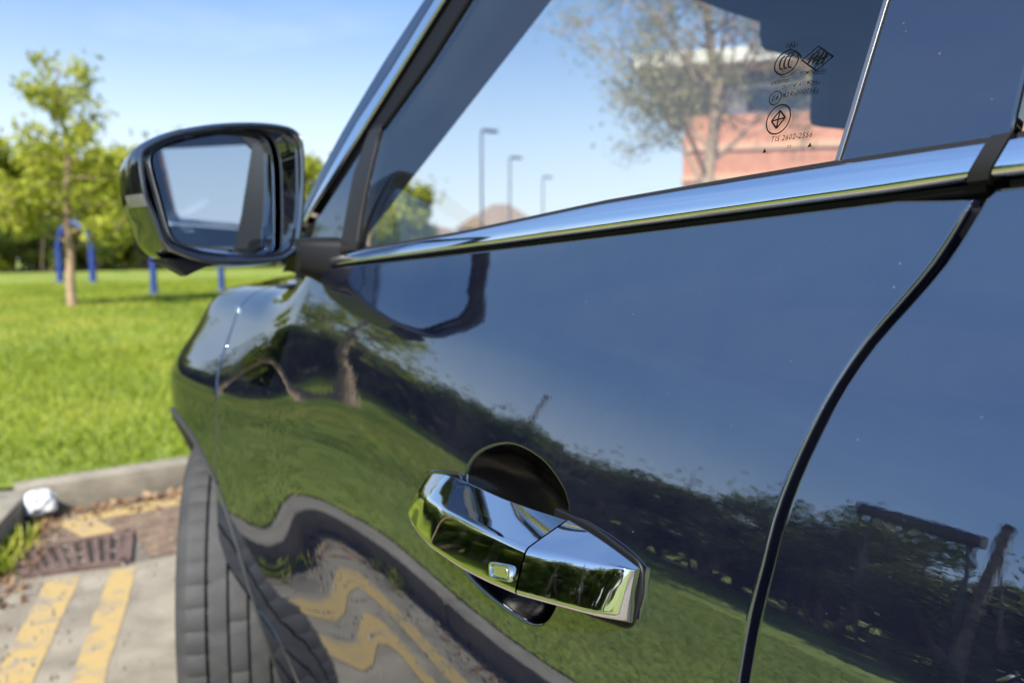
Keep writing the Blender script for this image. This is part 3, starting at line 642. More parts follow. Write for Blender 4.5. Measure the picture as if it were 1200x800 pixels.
# wing: front shut line -> wheel arch -> bumper corner, over the shoulder to the bonnet edge
WY, WZ, WR = 1.70, .362, .352
AC = (1.70, .375-ZREF)
ARCH_R = .42
def arch(r, a0, a1, n): return [(AC[0]+r*math.cos(R(a)), AC[1]+r*math.sin(R(a))) for a in np.linspace(a0, a1, n)]
wing_out = [(a+G2, b) for a, b in fs]+[(1.19, -.42)]+[p for p in arch(.42, 186, 0, 40)]+[(2.28,-.33), (2.28,.545), (1.9,.555), (1.45,.555), (1.412,.50)]
panel('front_wing', P, wing_out, paint, carR, er=.004, skirt=.012, grid=.025)
# wheel-arch cladding ring
A = []
for a in np.linspace(188, -8, 60):
    ring = [];     kk = float(np.interp(a, [60, 130], [1, .28]))
    for rr, o_ in ((.4185,.002), (.4185-.0065*kk,.002+.005*kk), (.4185-.026*kk,.0+.005*kk), (.4185-.030*kk,-.001), (.4185-.029*kk,-.05), (.416,-.05)):
        y = AC[0]+rr*math.cos(R(a)); u = AC[1]+rr*math.sin(R(a)); ring.append(P(y, u)+NRM(P, y, u)*o_)
    A.append(ring)
grid_mesh('arch_cladding', A, cladm, carR, closed_v=True, angle=45, caps=True)
# wheel house liner
A = [[(x, AC[0]+.425*math.cos(R(a)), .375+.425*math.sin(R(a))) for x in (.03, .14, .30, .42)] for a in np.linspace(200, -20, 30)]
for row, a in zip(A, np.linspace(200, -20, 30)):
    e = P(AC[0]+.425*math.cos(R(a)), AC[1]+.425*math.sin(R(a)))[0]+.012
    for j, (x, y, z) in enumerate(row): row[j] = (e+(.42-e)*(0, .25, .6, 1)[j], y, z)
grid_mesh('wheel_liner', A, plast, carR)
# sills and lower cladding
sweep('sill', P, np.linspace(1.16, -.50, 24), lambda y: [(-.405,.004), (-.43,.012), (-.52,.010), (-.53,-.05), (-.41,-.06)], cladm, carR)
# --- belt mouldings: chrome strip, seal under it, weather strip above
def chrome_sec(y):
    a, b = belt_lo(y), belt_hi(y); h = b-a
    return [(a-.001,-.004), (a-.0004,.0030), (a+.0006,.0050), (a+.0020,.0060), (a+.0034,.0064), (a+h*.5,.0062), (a+h-.0026,.0058), (a+h-.0010,.0046), (b,.0025), (b,-.006)]
def olive_sec(y):
    a = belt_lo(y); return [(a-.006,-.010), (a-.006,-.004), (a-.0045,-.0022), (a-.002,-.001), (a-.0012,-.0014), (a-.0012,-.010)]
def PGS(y, u):
    y = np.asarray(y, float); u = np.asarray(u, float); return PG(y+.40*np.clip(.503-u, 0, .03)*np.clip(1-np.abs(y-.19)/.06, 0, 1), u)
def belt_surface(y, u): return PG(y, u)
def wstrip(y):
    b = belt_hi(y); return [(b-.002,-.010), (b+.0004,.0005), (b+.0032,.0002), (b+.0052,-.0025), (b+.006,-.009)]
for nm, y0, y1 in (('front', 1.10, .1957), ('rear', .1838, -.82)):
    ys = np.linspace(y0, y1, 34)
    sweep('belt_chrome', PGS, ys, chrome_sec, satin, carR, angle=70); sweep('belt_seal', PG, ys, olive_sec, rubber, carR)
    sweep('weather_strip', PG, np.linspace(min(y0, 1.0), y1, 30), wstrip, barm, carR)
# end caps at the joint between the doors
sweep('trim_end_cap', PGS, np.linspace(.1848, .1951, 5), lambda y: [(belt_lo(y)-.003,-.004), (belt_lo(y)-.002,.0040), (belt_lo(y)+.003,.0068), (belt_hi(y)-.003,.0066), (belt_hi(y)+.003,.004), (belt_hi(y)+.003,-.008)], barm, carR)
# dark inner structure seen in the gaps
def inner(name, out, off, mat, S=P, **k): return panel(name, S, out, mat, carR, er=.001, skirt=.001, off=off, grid=.06, **k)
inner('door_jamb', [(.36,.47), (.06,.49), (.06,-.40), (.36,-.40)], -.022, rubber)
inner('wing_jamb', [(1.44,.46), (1.34,.46), (1.25,.20), (1.24,-.1), (1.12,-.3), (1.10,-.40), (1.22,-.40), (1.36,-.1), (1.38,.15), (1.44,.25)], -.024, rubber)
inner('belt_backing', [(1.12, belt_lo(1.12)-.03)]+[(1.12, belt_hi(1.12)+.004)]+[(y, belt_hi(y)+.004) for y in np.linspace(1.05,-.82,22)]+[(y, belt_lo(y)-.03) for y in np.linspace(-.82,1.05,22)], -.011, rubber, PG)
# --- glass house
UT = .885   # roof rail
bp = T['bpil']; bpr = T['bpil_r']
def yl(pts, u):
    p = sorted(pts, key=lambda q: q[1]); uu = [q[1] for q in p]; yy = [q[0] for q in p]
    if u <= uu[-1]: return float(np.interp(u, uu, yy)) if u >= uu[0] else yy[0]+(yy[1]-yy[0])/(uu[1]-uu[0])*(u-uu[0])
    return yy[-1]+(yy[-1]-yy[-2])/(uu[-1]-uu[-2])*(u-uu[-1])
us_ = np.linspace(.617, UT-.012, 12)
seal_edge = [(yl(T['seal_in'], u), float(u)) for u in us_]
bar_r = [(1.010,.452), (1.0145,.50), (1.0156,.5506), (1.0151,.612)]
glass_out = bar_r+seal_edge+[(.282, UT-.012), (yl(bp, .6), .6), (.2845,.527), (.2873,.498)]+[(y, belt_hi(y)+.001) for y in np.linspace(.289, 1.0, 24)]
WG = panel('front_window', PG, glass_out, wglass, carR, er=.0012, skirt=.003, off=-.005, grid=.08)
bar_l = [(1.062,.435), (1.0665,.4539), (1.0713,.555), (1.0565,.6145)]
panel('division_bar', PG, [(1.008,.44)]+bar_r[1:]+[(1.006,.624), (1.045,.628)]+bar_l[::-1], barm, carR, er=.004, skirt=.012, off=-.001, grid=.05)
qo = [(1.067,.437)]+[(a+.002, b) for a, b in bar_l[1:]]+[(1.055,.622), (yl(T['silver_b'], .60), .60), (yl(T['silver_b'], .55), .55), (1.186,.4976), (1.20,.43)]
panel('quarter_panel', PG, qo, gblack, carR, er=.002, skirt=.006, off=-.004, grid=.05)
def strip(name, l0, l1, u0, u1, mat, off=0., er=.002, n=14, g0=0., g1=0., skirt=.01):
    uu = np.linspace(u0, u1, n); o = [(yl(l0, u)+g0, float(u)) for u in uu]+[(yl(l1, u)+g1, float(u)) for u in uu[::-1]]
    return panel(name, PG, o, mat, carR, er=er, skirt=skirt, off=off, grid=.05)
strip('pillar_skin', T['pillar_out'], T['silver_a'], .47, UT, paint, .004, .006, skirt=.03)
strip('pillar_chrome', T['silver_a'], T['silver_b'], .485, UT-.004, satin, .005, .004, g0=-.001, g1=.004)
strip('pillar_seal_edge', T['silver_b'], T['silver_b'], .50, UT-.01, rubber, .003, .001, g0=.003, g1=-.004)
strip('pillar_seal', T['silver_b'], T['seal_in'], .615, UT-.006, rubber, -.001, .004, g0=-.005, g1=-.0005)
# roof rail along the top of the doors
panel('roof_rail', PG, [(yl(T['seal_in'], .868), .872), (yl(T['pillar_out'], .90)-.004, .9), (.5,.965), (-1.5,.95), (-1.6,.885), (.28,.874)], paint, carR, er=.004, skirt=.02, off=.002, grid=.06)
bpo = [(yl(bp, u)-.0028, float(u)) for u in np.linspace(.495, UT-.014, 10)]+[(yl(bpr, u)+.0015, float(u)) for u in np.linspace(UT-.014, .505, 10)]
panel('pillar_cover', PG, bpo, gblack, carR, er=.003, skirt=.008, off=-.001, grid=.03)
sweep_edge = [(yl(bp, u), float(u)) for u in np.linspace(.49, UT-.014, 10)]
runm = M('glass_run_trim', (.20,.21,.23), .35, .8)
panel('glass_run', PG, [(a+.0018, b) for a, b in sweep_edge]+[(a-.0018, b) for a, b in sweep_edge[::-1]], runm, carR, er=.0006, skirt=.004, off=-.002, grid=.2)
rb = [(.168, belt_hi(.168)+.004), (.168, UT-.014)]
panel('rear_pillar_cover', PG, [(.1795, .506), (.1805, UT-.014), (.150, UT-.014), (.150, .509)], rubber, carR, er=.003, skirt=.01, grid=.05)
panel('rear_window', PG, [(.1495, UT-.014), (.1495, .512)]+[(y, belt_hi(y)+.003) for y in np.linspace(.14,-.74, 18)]+[(-.76, .60), (-.74, UT-.014)], wglass, carR, er=.0015, skirt=.004, off=-.005, grid=.1)
panel('rear_quarter', PG, [(-.742, UT-.01), (-.765,.60), (-.745,.565), (-.83,.57), (-1.2,.58), (-1.62,.60), (-1.6, UT)], paint, carR, er=.004, skirt=.02, grid=.06)
quo = [(-.875,.30), (-.815,.10), (-.675,-.02)]+[(-1.0+.42*math.cos(R(a)), -.325+.42*math.sin(R(a))) for a in np.linspace(42, 178, 24)]+[(-1.55,-.32), (-1.72,-.30), (-1.72,.55), (-1.2,.578), (-.83,.565)]
panel('rear_wing', P, quo, paint, carR, er=.004, skirt=.02, grid=.05)
# --- marking printed on the window corner
inkm = M('black_ink', (.004,.004,.005), .7, spec=.05)
def on_glass(name, V2, Fc, y0, u0, sh=.10):
    V2 = np.array(V2, float); y = y0-V2[:,0]; u = u0+V2[:,1]-sh*V2[:,0]*0; n_ = NRM(PG, y, u)
    me = mesh(name, PG(y, u)-n_*.0035+n_*.0004*0, Fc, False); return link(name, me, inkm, WG)
def text(body, y0, u0, size, width=None):
    cu = bpy.data.curves.new('txt', 'FONT'); cu.body = body; cu.size = size; cu.resolution_u = 2; cu.offset = size*.003; cu.shear = .12; cu.space_character = 1.08
    ob = bpy.data.objects.new('txt', cu); C.objects.link(ob); dg = bpy.context.evaluated_depsgraph_get(); dg.update(); me = ob.evaluated_get(dg).to_mesh()
    V2 = np.array([tuple(v.co[:2]) for v in me.vertices]); Fc = [tuple(p.vertices) for p in me.polygons]; ob.evaluated_get(dg).to_mesh_clear(); C.objects.unlink(ob); bpy.data.objects.remove(ob); bpy.data.curves.remove(cu)
    if width: V2[:,0] *= width/V2[:,0].max()
    return on_glass('print', V2, Fc, y0, u0)
def ringprint(y0, u0, r, t, strokes=(), oval=1.0):
    V2, Fc = [], []; n = 40
    for k in range(n):
        a = 2*math.pi*k/n; c, s = math.cos(a), math.sin(a)*oval; V2 += [(c*r, s*r), (c*(r-t), s*(r-t))]
    Fc = [(2*k, 2*((k+1) % n), 2*((k+1) % n)+1, 2*k+1) for k in range(n)]
    for st in strokes:
        for p, q in zip(st, st[1:]):
            p = np.array(p)*r; q = np.array(q)*r; d = (q-p)/np.linalg.norm(q-p); nn = np.array([-d[1], d[0]])*t*.62; b = len(V2)
            V2 += [p+nn, p-nn, q-nn, q+nn]; Fc.append((b, b+1, b+2, b+3))
    return on_glass('certification_mark', V2, Fc, y0, u0)
def cshape(cx, w_=.30, h_=.48): return [(cx+w_*math.cos(R(a))*.75, h_*math.sin(R(a))) for a in range(65, 296, 23)]
ringprint(.3451,.5794,.0100,.0011, [cshape(-.30), cshape(.06), cshape(.42)], .95)
ringprint(.3479,.5534,.0053,.0007, (), 1.0); text('E4', .3508,.5516,.0052)
ringprint(.3415,.5367,.0100,.0010, [[(-.55,-.06), (.0,.66), (.55,.06), (0,-.66), (-.55,-.06)], [(-.55,-.06), (.55,.06)], [(0,.66), (0,-.66)]], 1.12)
on_glass('certification_mark', [(-.0115,0), (0,.0088), (.0115,0), (0,-.0088), (-.0098,0), (0,.0074), (.0098,0), (0,-.0074)], [(0,1,5,4), (1,2,6,5), (2,3,7,6), (3,0,4,7)], .3215,.5782)
for pts in ([(-.0062,-.0036), (-.0042,-.0036), (-.0012,.0036), (-.0032,.0036)], [(-.0022,-.0036), (-.0002,-.0036), (.0028,.0036), (.0008,.0036)], [(-.003,-.0008), (.003,-.0008), (.0038,.0008), (-.0022,.0008)], [(.0022,-.0036), (.0042,-.0036), (.0066,.0036), (.0046,.0036)]):
    on_glass('certification_mark', pts, [(0,1,2,3)], .3215,.5782)
text('SAI', .3490,.5910,.0052)
text('E400095', .3545,.5640,.0040, .0150); text('TEMPERED', .3318,.5668,.0040, .0185)
text('DOT147 AS2 M24A', .3440,.5592,.0040, .0275)
text('43R-000055', .3420,.5527,.0050, .0262)
text('TIS 2602-2556', .3445,.5205,.0056, .0330); text('23', .3300,.5145,.0032)
for y_ in (.3478, .3120):
    on_glass('print', [(-.0016,-.0012), (.0016,-.0012), (0,.0022)], [(0,1,2)], y_, .5142 if y_ > .33 else .5146)
# --- door handle
DH = empty('door_handle', (0,0,0)); DH.parent = carR; part(DH)
yh = np.array([.664,.657,.648,.633,.60,.56,.5026,.46,.4275])*1.043-.0045
hd = dict(o=[.004,.010,.015,.021,.030,.0365,.0415,.0445,.0455], ut=[.1875,.1895,.191,.1923,.196,.1985,.2011,.2035,.2052], ub=[.181,.177,.1745,.1705,.1663,.1640,.1650,.1690,.1728],
          bk=[.191,.199,.206,.2125,.2190,.2215,.2222,.2243,.2266], ob=[.000,.002,.004,.005,.009,.012,.013,.011,.008])
yc = np.array([.4255,.400,.375,.360,.3545])*1.043-.0045
cd = dict(o=[.0455,.0345,.0225,.0140,.0080], ut=[.2054,.2082,.2106,.2120,.2125], ub=[.1730,.1745,.1758,.1764,.1770], bk=[.2268,.2248,.2205,.2165,.2145], ob=[.008,.008,.007,.005,.003])
for d_ in (hd, cd):
    for k_, v_ in (('ut', .0062), ('bk', .0062), ('ub', .0082)): d_[k_] = [q-v_ for q in d_[k_]]
def loft_handle(name, ys, d, n, caps=True):
    yy = np.linspace(ys[0], ys[-1], n); f = {k: (lambda v: np.array([np.interp(-y, -ys, v) for y in yy]))(v) for k, v in d.items()}
    if n > 10:
        for k in f:
            for _ in range(3): f[k][1:-1] = .25*f[k][:-2]+.5*f[k][1:-1]+.25*f[k][2:]
    A = []
    for i_, y in enumerate(yy):
        o, ut, ub, bk, ob = (f[k][i_] for k in ('o','ut','ub','bk','ob'))
        um = (ut+ub)/2; kf = min(1, o/.02)*float(np.interp(y, [.44, .58], [1.0, 1.9]))
        poly = [(bk, ob), (ut+.25*(bk-ut)-.0006, ob+(o-ob)*.78), (ut, o), (ut-.3*(ut-ub), o+.0019*kf), (um-.2*(ut-ub), o+.0040*kf), (ub+.002, o+.0052*kf), (ub-.001, max(ob, o-.009)), (ub+.004, ob)]
        s = round_poly(poly, [.002,.006,.0034,.012,.012,.010,.004,.002], 5)
        u = s[:,0]; oo = s[:,1]; q = np.full(len(u), y); A.append(P(q, u)+NRM(P, q, u)*oo[:,None])
    return grid_mesh(name, A, chrome, DH, closed_v=True, angle=62, caps=caps)
loft_handle('grip', yh, hd, 46); loft_handle('end_cap', yc, cd, 14)
# gap between grip and cap
SO_ = lambda y, u, o: P(y, u)+NRM(P, y, u)*o
bt = T['button']; bo = round_poly(bt, .004, 4)
A = []
for sc_, o_ in ((1.12,.044), (1.12,.0502), (1.04,.0516), (.92,.0516), (.88,.0504), (.5,.0506), (.06,.0506)):
    cc = bo.mean(0); q = cc+(bo-cc)*sc_*.84; A.append(SO_(q[:,0], q[:,1], o_))
A = np.array(A)
grid_mesh('button_bezel', A[:5], chrome, DH, closed_v=True, angle=40)
bm_m = M('button_face', (.55,.58,.30), .16, .9); grid_mesh('lock_button', A[4:], bm_m, DH, closed_v=True, caps=True)
gas = spline([T['gasket'][i_] for i_ in range(len(T['gasket']))], 1, False)
gz = round_poly([(.452,.2295), (.408,.2285), (.3535,.2175), (.350,.1945), (.3565,.1680), (.40,.1610), (.452,.1570)], [.002,.01,.010,.006,.008,.01,.002], 5)
gz = gz*np.array([1.043, 1])-np.array([.0045, .0068]); panel('cap_gasket', P, gz, plast, DH, er=.002, skirt=.004, off=.0016, grid=.02)
tg = round_poly([(.669,.1865), (.660,.2065), (.638,.2155), (.588,.2235), (.588,.1600), (.640,.1640)], .010, 4)
tg = tg*np.array([1.043, 1])-np.array([.0045, .007]); panel('tip_gasket', P, tg, gblack, DH, er=.0015, skirt=.003, off=.0015, grid=.02)
# bowl behind the grip
bl = resample(bowl, .006); nb = len(bl); cc = bl.mean(0); A = []
for s, dpt in ((1.0,.0035), (.985,.006), (.96,.010), (.90,.017), (.80,.026), (.65,.034), (.45,.040), (.22,.043), (.03,.044)):
    q = cc+(bl-cc)*s; A.append(SO_(q[:,0], q[:,1], -dpt))
bowlm = M('bowl_black', (.0025,.0025,.003), .16, ior=1.45, spec=.3)
grid_mesh('finger_bowl', A, bowlm, DH, closed_v=True)
# --- wing mirror
DM = empty('wing_mirror', (0,0,0)); DM.parent = carR; part(DM)
ma = R(10); mo = np.array([-.07,1.09,1.2]); mtx = np.array([math.cos(ma), math.sin(ma), 0]); mn_ = np.array([math.sin(ma), -math.cos(ma), 0]); mz_ = np.array([0,0,1.])
def mw(q, d): return mo+mtx*q[:,:1]+mz_*q[:,1:2]+mn_*d
mout = spline(T['mir_out'], 4, True); mgl = spline(T['mir_glass'], 4, True)
mgl = mgl
def toward(q, s, c=None):
    c = q.mean(0) if c is None else c; return c+(q-c)*s
mo_ccw = resample(mout, .006); mo_ccw = mo_ccw if area2(mo_ccw) > 0 else mo_ccw[::-1]
mg_ = resample(mgl, .006); mg_ = mg_ if area2(mg_) > 0 else mg_[::-1]
# match counts by angle
def by_angle(q, c, n):
    a = np.unwrap(np.arctan2(q[:,1]-c[1], q[:,0]-c[0])); a0 = a[0]; t = np.linspace(-math.pi, math.pi, n, endpoint=False); qa = np.mod(t-a0, 2*math.pi)+a0
    o = np.argsort(a); ax = np.concatenate([a[o], [a[o][0]+2*math.pi]]); return np.stack([np.interp(qa, ax, np.concatenate([q[o][:,k], [q[o][0,k]]])) for k in (0,1)], 1)
cM = mo_ccw.mean(0); NO = 140
Lo = by_angle(mo_ccw, cM, NO); Lg = by_angle(mg_, cM, NO)
Lg_big = Lo+(Lg-Lo)*.96
rim = []
for f, d in ((0,-.006), (.0,.0), (.03,.005), (.09,.0075), (.17,.0070), (.24,.003), (.30,-.002)):
    q, nn = inset(Lo, f*.04); rim.append(mw(q, d))
for s_ in (.35, .7, 1.0): rim.append(mw(Lo+(Lg_big-Lo)*s_, -.002-.029*s_))
grid_mesh('bezel', rim, gblack, DM, closed_v=True, angle=60)
sh = []
for s, d in ((1.0,-.006), (1.006,-.012), (1.004,-.032), (.995,-.06), (.97,-.090), (.92,-.112), (.82,-.128), (.6,-.137), (.3,-.141), (.02,-.142)):
    sh.append(mw(toward(Lo, s, cM+np.array([.012*(1-s), 0]))+np.array([.10, -.12])*max(0, min(.09, -d-.01)), d))
grid_mesh('housing', sh, gblack, DM, closed_v=True)
G_A = [mw(Lg_big, -.0305), mw(Lo+(Lg-Lo)*1.0, -.0292), mw(toward(Lg, .985, cM), -.0290)]
grid_mesh('glass_edge', G_A, chrome, DM, closed_v=True)
# silvered glass: tilted a little towards the cabin
MT, MV = R(6.0), R(.3)
gl = toward(Lg, .984, cM); ctr = cM
base = mw(gl, -.0298); Vg = [tuple(p+mn_*(-(q[0]-ctr[0])*math.tan(MT)*0)) for p, q in zip(base, gl)]
gme = mesh('mirror_glass', Vg+[tuple(mw(cM[None], -.0298)[0])], [(i_, (i_+1) % NO, NO) for i_ in range(NO)], True, None)
gnv = Vector(mn_); gnv.rotate(Matrix.Rotation(MT, 3, 'Z')); gnv = (gnv+Vector((0,0,MV))).normalized()
# the pane really is turned: rotate its points about the vertical through its middle
cw = Vector(mw(cM[None], -.0298)[0])
for v in gme.vertices: v.co = cw+Matrix.Rotation(MT, 3, 'Z') @ (v.co-cw)
link('mirror_glass', gme, mirm, DM)
# under-foot of the housing, signal lens, arm
ft = T['mir_foot']; A = []
for d, s in ((-.010,1.0), (-.03,1.05), (-.055,.8), (-.07,.35)):
    q = np.array([(ft[0][0],-.085), ft[0], ft[1], ft[2], ft[3], (ft[3][0]+.006,-.088)]); c = np.array([q[:,0].mean(), -.088]); A.append(mw(c+(q-c)*np.array([1, s]), d))
grid_mesh('lower_foot', A, plast, DM, closed_v=True, caps=True, angle=40)
il = [i_ for i_ in range(NO) if -.020 < Lo[i_,1] < .0 and Lo[i_,0] < 0]
if len(il) > 1:
    il = sorted(il, key=lambda i_: Lo[i_,1]); A = []
    for s, d in ((.965,.0068), (.985,.0085), (1.006,.004), (1.012,-.006), (1.012,-.03), (.995,-.05)):
        A.append(mw(toward(Lo[il], s, cM), d))
    grid_mesh('signal_lens', A, lens, DM)
bm = bmesh.new()
arm = [((.045,1.115,1.118), .055, .045), ((.075,1.112,1.114), .060, .055), ((.105,1.105,1.112), .075, .060), ((.135,1.10,1.108), .085, .062)]
A = []
for (x, y, z), hy, hz in arm:
    A.append([(x, y+a*hy*.6, z+b*hz*.55) for a, b in [(math.copysign(abs(math.cos(t))**.5, math.cos(t)), math.copysign(abs(math.sin(t))**.5, math.sin(t))) for t in np.linspace(0, 2*math.pi, 24, endpoint=False)]])
bm.free(); grid_mesh('arm', A, plast, DM, closed_v=True, caps=True, angle=50)
# --- front wheel, steered right
tw = .112
def tyre_mesh():
    prof = [(.225,-.095), (.25,-.112), (.29,-.116), (.325,-.112), (.343,-.102), (.352,-.090)]
    lug = []
    def ribs():
        for x0, x1 in ((-.090,-.058), (-.052,-.020), (-.015,.015), (.020,.052), (.058,.090)):
            yield (.352-.004, x0-.0001) if x0 > -.09 else None
            yield (.3585-.20*x0**2*3, x0); yield (.3600-.20*((x0+x1)/2)**2*3, (x0+x1)/2); yield (.3585-.20*x1**2*3, x1)
            yield (.352-.004, x1+.0001) if x1 < .09 else None
    prof += [q for q in ribs() if q]+[(.352,.0905), (.343,.102), (.325,.112), (.29,.116), (.25,.112), (.225,.095)]
    n = 216; V = []; 
    for r, x in prof:
        for k in range(n):
            rr = r
            if r > .340:
                ph = k % 4
                if abs(x) >= .05 and ph in (0,): rr -= .0035
                if abs(x) < .05 and (k+int(x*60)) % 9 == 0 and r > .35: rr -= .0040
            a = 2*math.pi*k/n; V.append((x, rr*math.cos(a), rr*math.sin(a)))
    m = len(prof); Fc = [(i_*n+k, i_*n+(k+1) % n, (i_+1)*n+(k+1) % n, (i_+1)*n+k) for i_ in range(m-1) for k in range(n)]
    bm = bmesh.new(); vv = [bm.verts.new(v) for v in V]
    for f in Fc: bm.faces.new([vv[i_] for i_ in f])
    return bm_mesh('tyre', bm, True, 28)
tme = tyre_mesh(); tme.materials.append(tyrem)
def rim_mesh():
    V, Fc = lathe([(.222,-.09), (.230,-.10), (.224,-.085), (.19,-.06), (.19,.08), (.222,.095)], 48); bm = bmesh.new(); vv = [bm.verts.new(v) for v in V]
    for f in Fc: bm.faces.new([vv[i_] for i_ in f])
    for k in range(5):
        a = 2*math.pi*k/5
        for da in (-.16, .16):
            c = Matrix.Rotation(a+da, 4, 'X') @ Matrix.Translation((-.075, 0, .125)) @ Matrix.Rotation(-da*.9, 4, 'X') @ Matrix.Diagonal((.03, .035, .20, 1)); bmesh.ops.create_cube(bm, size=1, matrix=c)
    bmesh.ops.create_cone(bm, cap_ends=True, segments=24, radius1=.06, radius2=.05, depth=.05, matrix=Matrix.Translation((-.08,0,0)) @ Matrix.Rotation(R(-90), 4, 'Y'))
    return bm_mesh('rim', bm, True, 30)
rme = rim_mesh(); rme.materials.append(alloy)
def wheel(x, y, steer, flip=False):
    wv = empty('wheel', (x, y, WR+.005), 0); wv.parent = carR; part(wv); wv.rotation_euler = (0, 0, steer+(math.pi if flip else 0))
    link('tyre', tme, None, wv); link('rim', rme, None, wv)
wheel(.132, 1.70, R(-20)); wheel(2*XC-.132, 1.70, R(-20), True); wheel(.125, -1.0, 0); wheel(2*XC-.125, -1.0, 0, True)
# --- bonnet, windscreen, roof, far side, tail: the rest of the shell
def bonnet_pt(y, s):
    e = P(np.array([y]), np.array([.562]))[0]; x0 = e[0]; x = x0+(2*XC-2*x0)*s; return (x, y, e[2]+.055*(1-(2*s-1)**4)*min(1, (2.3-y)/.35+.25))
yb = list(np.linspace(1.50, 2.29, 18))
grid_mesh('bonnet', [[bonnet_pt(y, s) for s in np.linspace(0, 1, 24)] for y in yb], paint, carR)
grid_mesh('cowl', [[(x, y, 1.085+.05*(1-((x-XC)/.85)**2)) for x in np.linspace(.16, 2*XC-.16, 12)] for y in (1.22, 1.36, 1.505)], plast, carR)
def bumper(u, s):
    e = P(np.array([2.28]), np.array([u]))[0]; x = e[0]+(2*XC-2*e[0])*s; return (x, 2.28+.10*(1-(2*s-1)**2), e[2])
grid_mesh('front_bumper', [[bumper(u, s) for s in np.linspace(0, 1, 16)] for u in np.linspace(-.33, .562, 14)], paint, carR)
grid_mesh('grille', [[(XC+x, 2.384-.08*abs(x)**2, z) for x in np.linspace(-.45, .45, 9)] for z in (.55, .70, .86)], plast, carR)
hl = [(2.04,.13), (2.26,.10), (2.26,.24), (2.10,.26)]
panel('headlight', P, round_poly(hl, .02), lens, carR, er=.004, skirt=.01, off=.004, grid=.05); panel('headlight', P, round_poly(hl, .02), lens, carR, er=.004, skirt=.01, off=.004, grid=.05, side=-1)
# windscreen between the two screen pillars
B0 = np.array([.25,1.296,1.157]); B1 = np.array([.36,.914,1.482]); dB = B1-B0
def wsl(t): return B0+dB*t
def mir(p): return np.array([2*XC-p[0], p[1], p[2]])
A = []
for t in np.linspace(-.22, 1.28, 8):
    a = wsl(t); b = mir(a); A.append([(a[0]*(1-s)+b[0]*s, a[1]+.16*(1-(2*s-1)**2), a[2]) for s in np.linspace(0, 1, 20)])
grid_mesh('windscreen', A, sglass, carR)
# screen pillars: solid between side frame and screen edge, trimmed inside
pilm = M('pillar_trim', (.13,.145,.175), .7)
def pillar(name, side):
    A = []
    for t in np.linspace(-.22, 1.28, 14):
        b = wsl(t); z = b[2]; u = float(np.interp(z, PG(np.zeros(200), np.linspace(.4, 1.0, 200))[:,2], np.linspace(.4, 1.0, 200)))
        yo = yl(T['silver_a'], u); ys_ = yl(T['silver_b'], u) if u < .62 else yl(T['seal_in'], u)-.004
        po = PG(np.array([yo]), np.array([u]))[0]; ps = PG(np.array([ys_]), np.array([u]))[0]; n1 = np.array([.012,0,0])
        mid = (ps+b)/2+np.array([.012,-.012,0])
        A.append([po+n1*.6, ps+n1*.9, mid, b+np.array([.004,-.006,0]), b+np.array([0,.012,0]), (po+b)/2+np.array([-.004,.03,0])])
    A = np.array(A)
    if side < 0: A[...,0] = 2*XC-A[...,0]
    grid_mesh(name, A, pilm, carR, closed_v=True, caps=True)
pillar('screen_pillar', 1); pillar('screen_pillar', -1)
# roof skin and headlining
zt = wsl(1.28)
A = []; Ab = []
for y in np.linspace(zt[1]+.02, -1.6, 20):
    e = PG(np.array([y]), np.array([.955]))[0]; row = []
    for s in np.linspace(0, 1, 16):
        x = e[0]+(2*XC-2*e[0])*s; row.append((x, y+.15*(1-(2*s-1)**2)*max(0, (y-.4)), e[2]+.05*(1-(2*s-1)**2)-.03*max(0, y-.3)))
    A.append(row); Ab.append([(x, yy, z-.03) for x, yy, z in row])
grid_mesh('roof', A, paint, carR); grid_mesh('headlining', Ab, trimm, carR)
# header over the windscreen
hb = mir(zt); A = []
for y_, z_ in ((zt[1]+.03, 1.575), (zt[1]-.02, zt[2]-.045), (zt[1]-.10, zt[2]-.0), (zt[1]-.12, 1.60)):
    A.append([(zt[0]-.04+(hb[0]-zt[0]+.08)*s, y_+.16*(1-(2*s-1)**2), z_+.02*(1-(2*s-1)**2)) for s in np.linspace(0, 1, 14)])
grid_mesh('header_trim', A, trimm, carR, closed_u=True)
# dash, interior mirror, steering wheel, seats, inner door trim
bm = bmesh.new(); box(bm, (XC, 1.24, 1.02), (1.50, .50, .20), 0, .05); box(bm, (1.32, 1.08, 1.115), (.42, .16, .05), 0, .02); link('dashboard', bm_mesh('dashboard', bm, True, 40), trimm, carR)
sp = [(1.32+.175*math.cos(t), .80-.19*math.sin(t)*.35, .98+.175*math.sin(t)) for t in np.linspace(0, 2*math.pi, 33)]
tube('steering_wheel', sp, .014, trimm, carR, 8)
def mirror_in():
    root = empty('interior_mirror', (0,0,0)); root.parent = carR; part(root)
    bm = bmesh.new(); box(bm, (.93,.80,1.415), (.10,.05,.15), R(-8), .018); _l = link('mirror_shell', bm_mesh('mirror_shell', bm, True, 40), trimm, root)
    bm = bmesh.new(); box(bm, (.965,.86,1.53), (.24,.12,.10), 0, .03); link('sensor_housing', bm_mesh('sensor_housing', bm, True, 40), trimm, root)
    tube('mirror_stem', [(.92,.81,1.45), (.92,.84,1.53)], .015, trimm, root)
mirror_in()
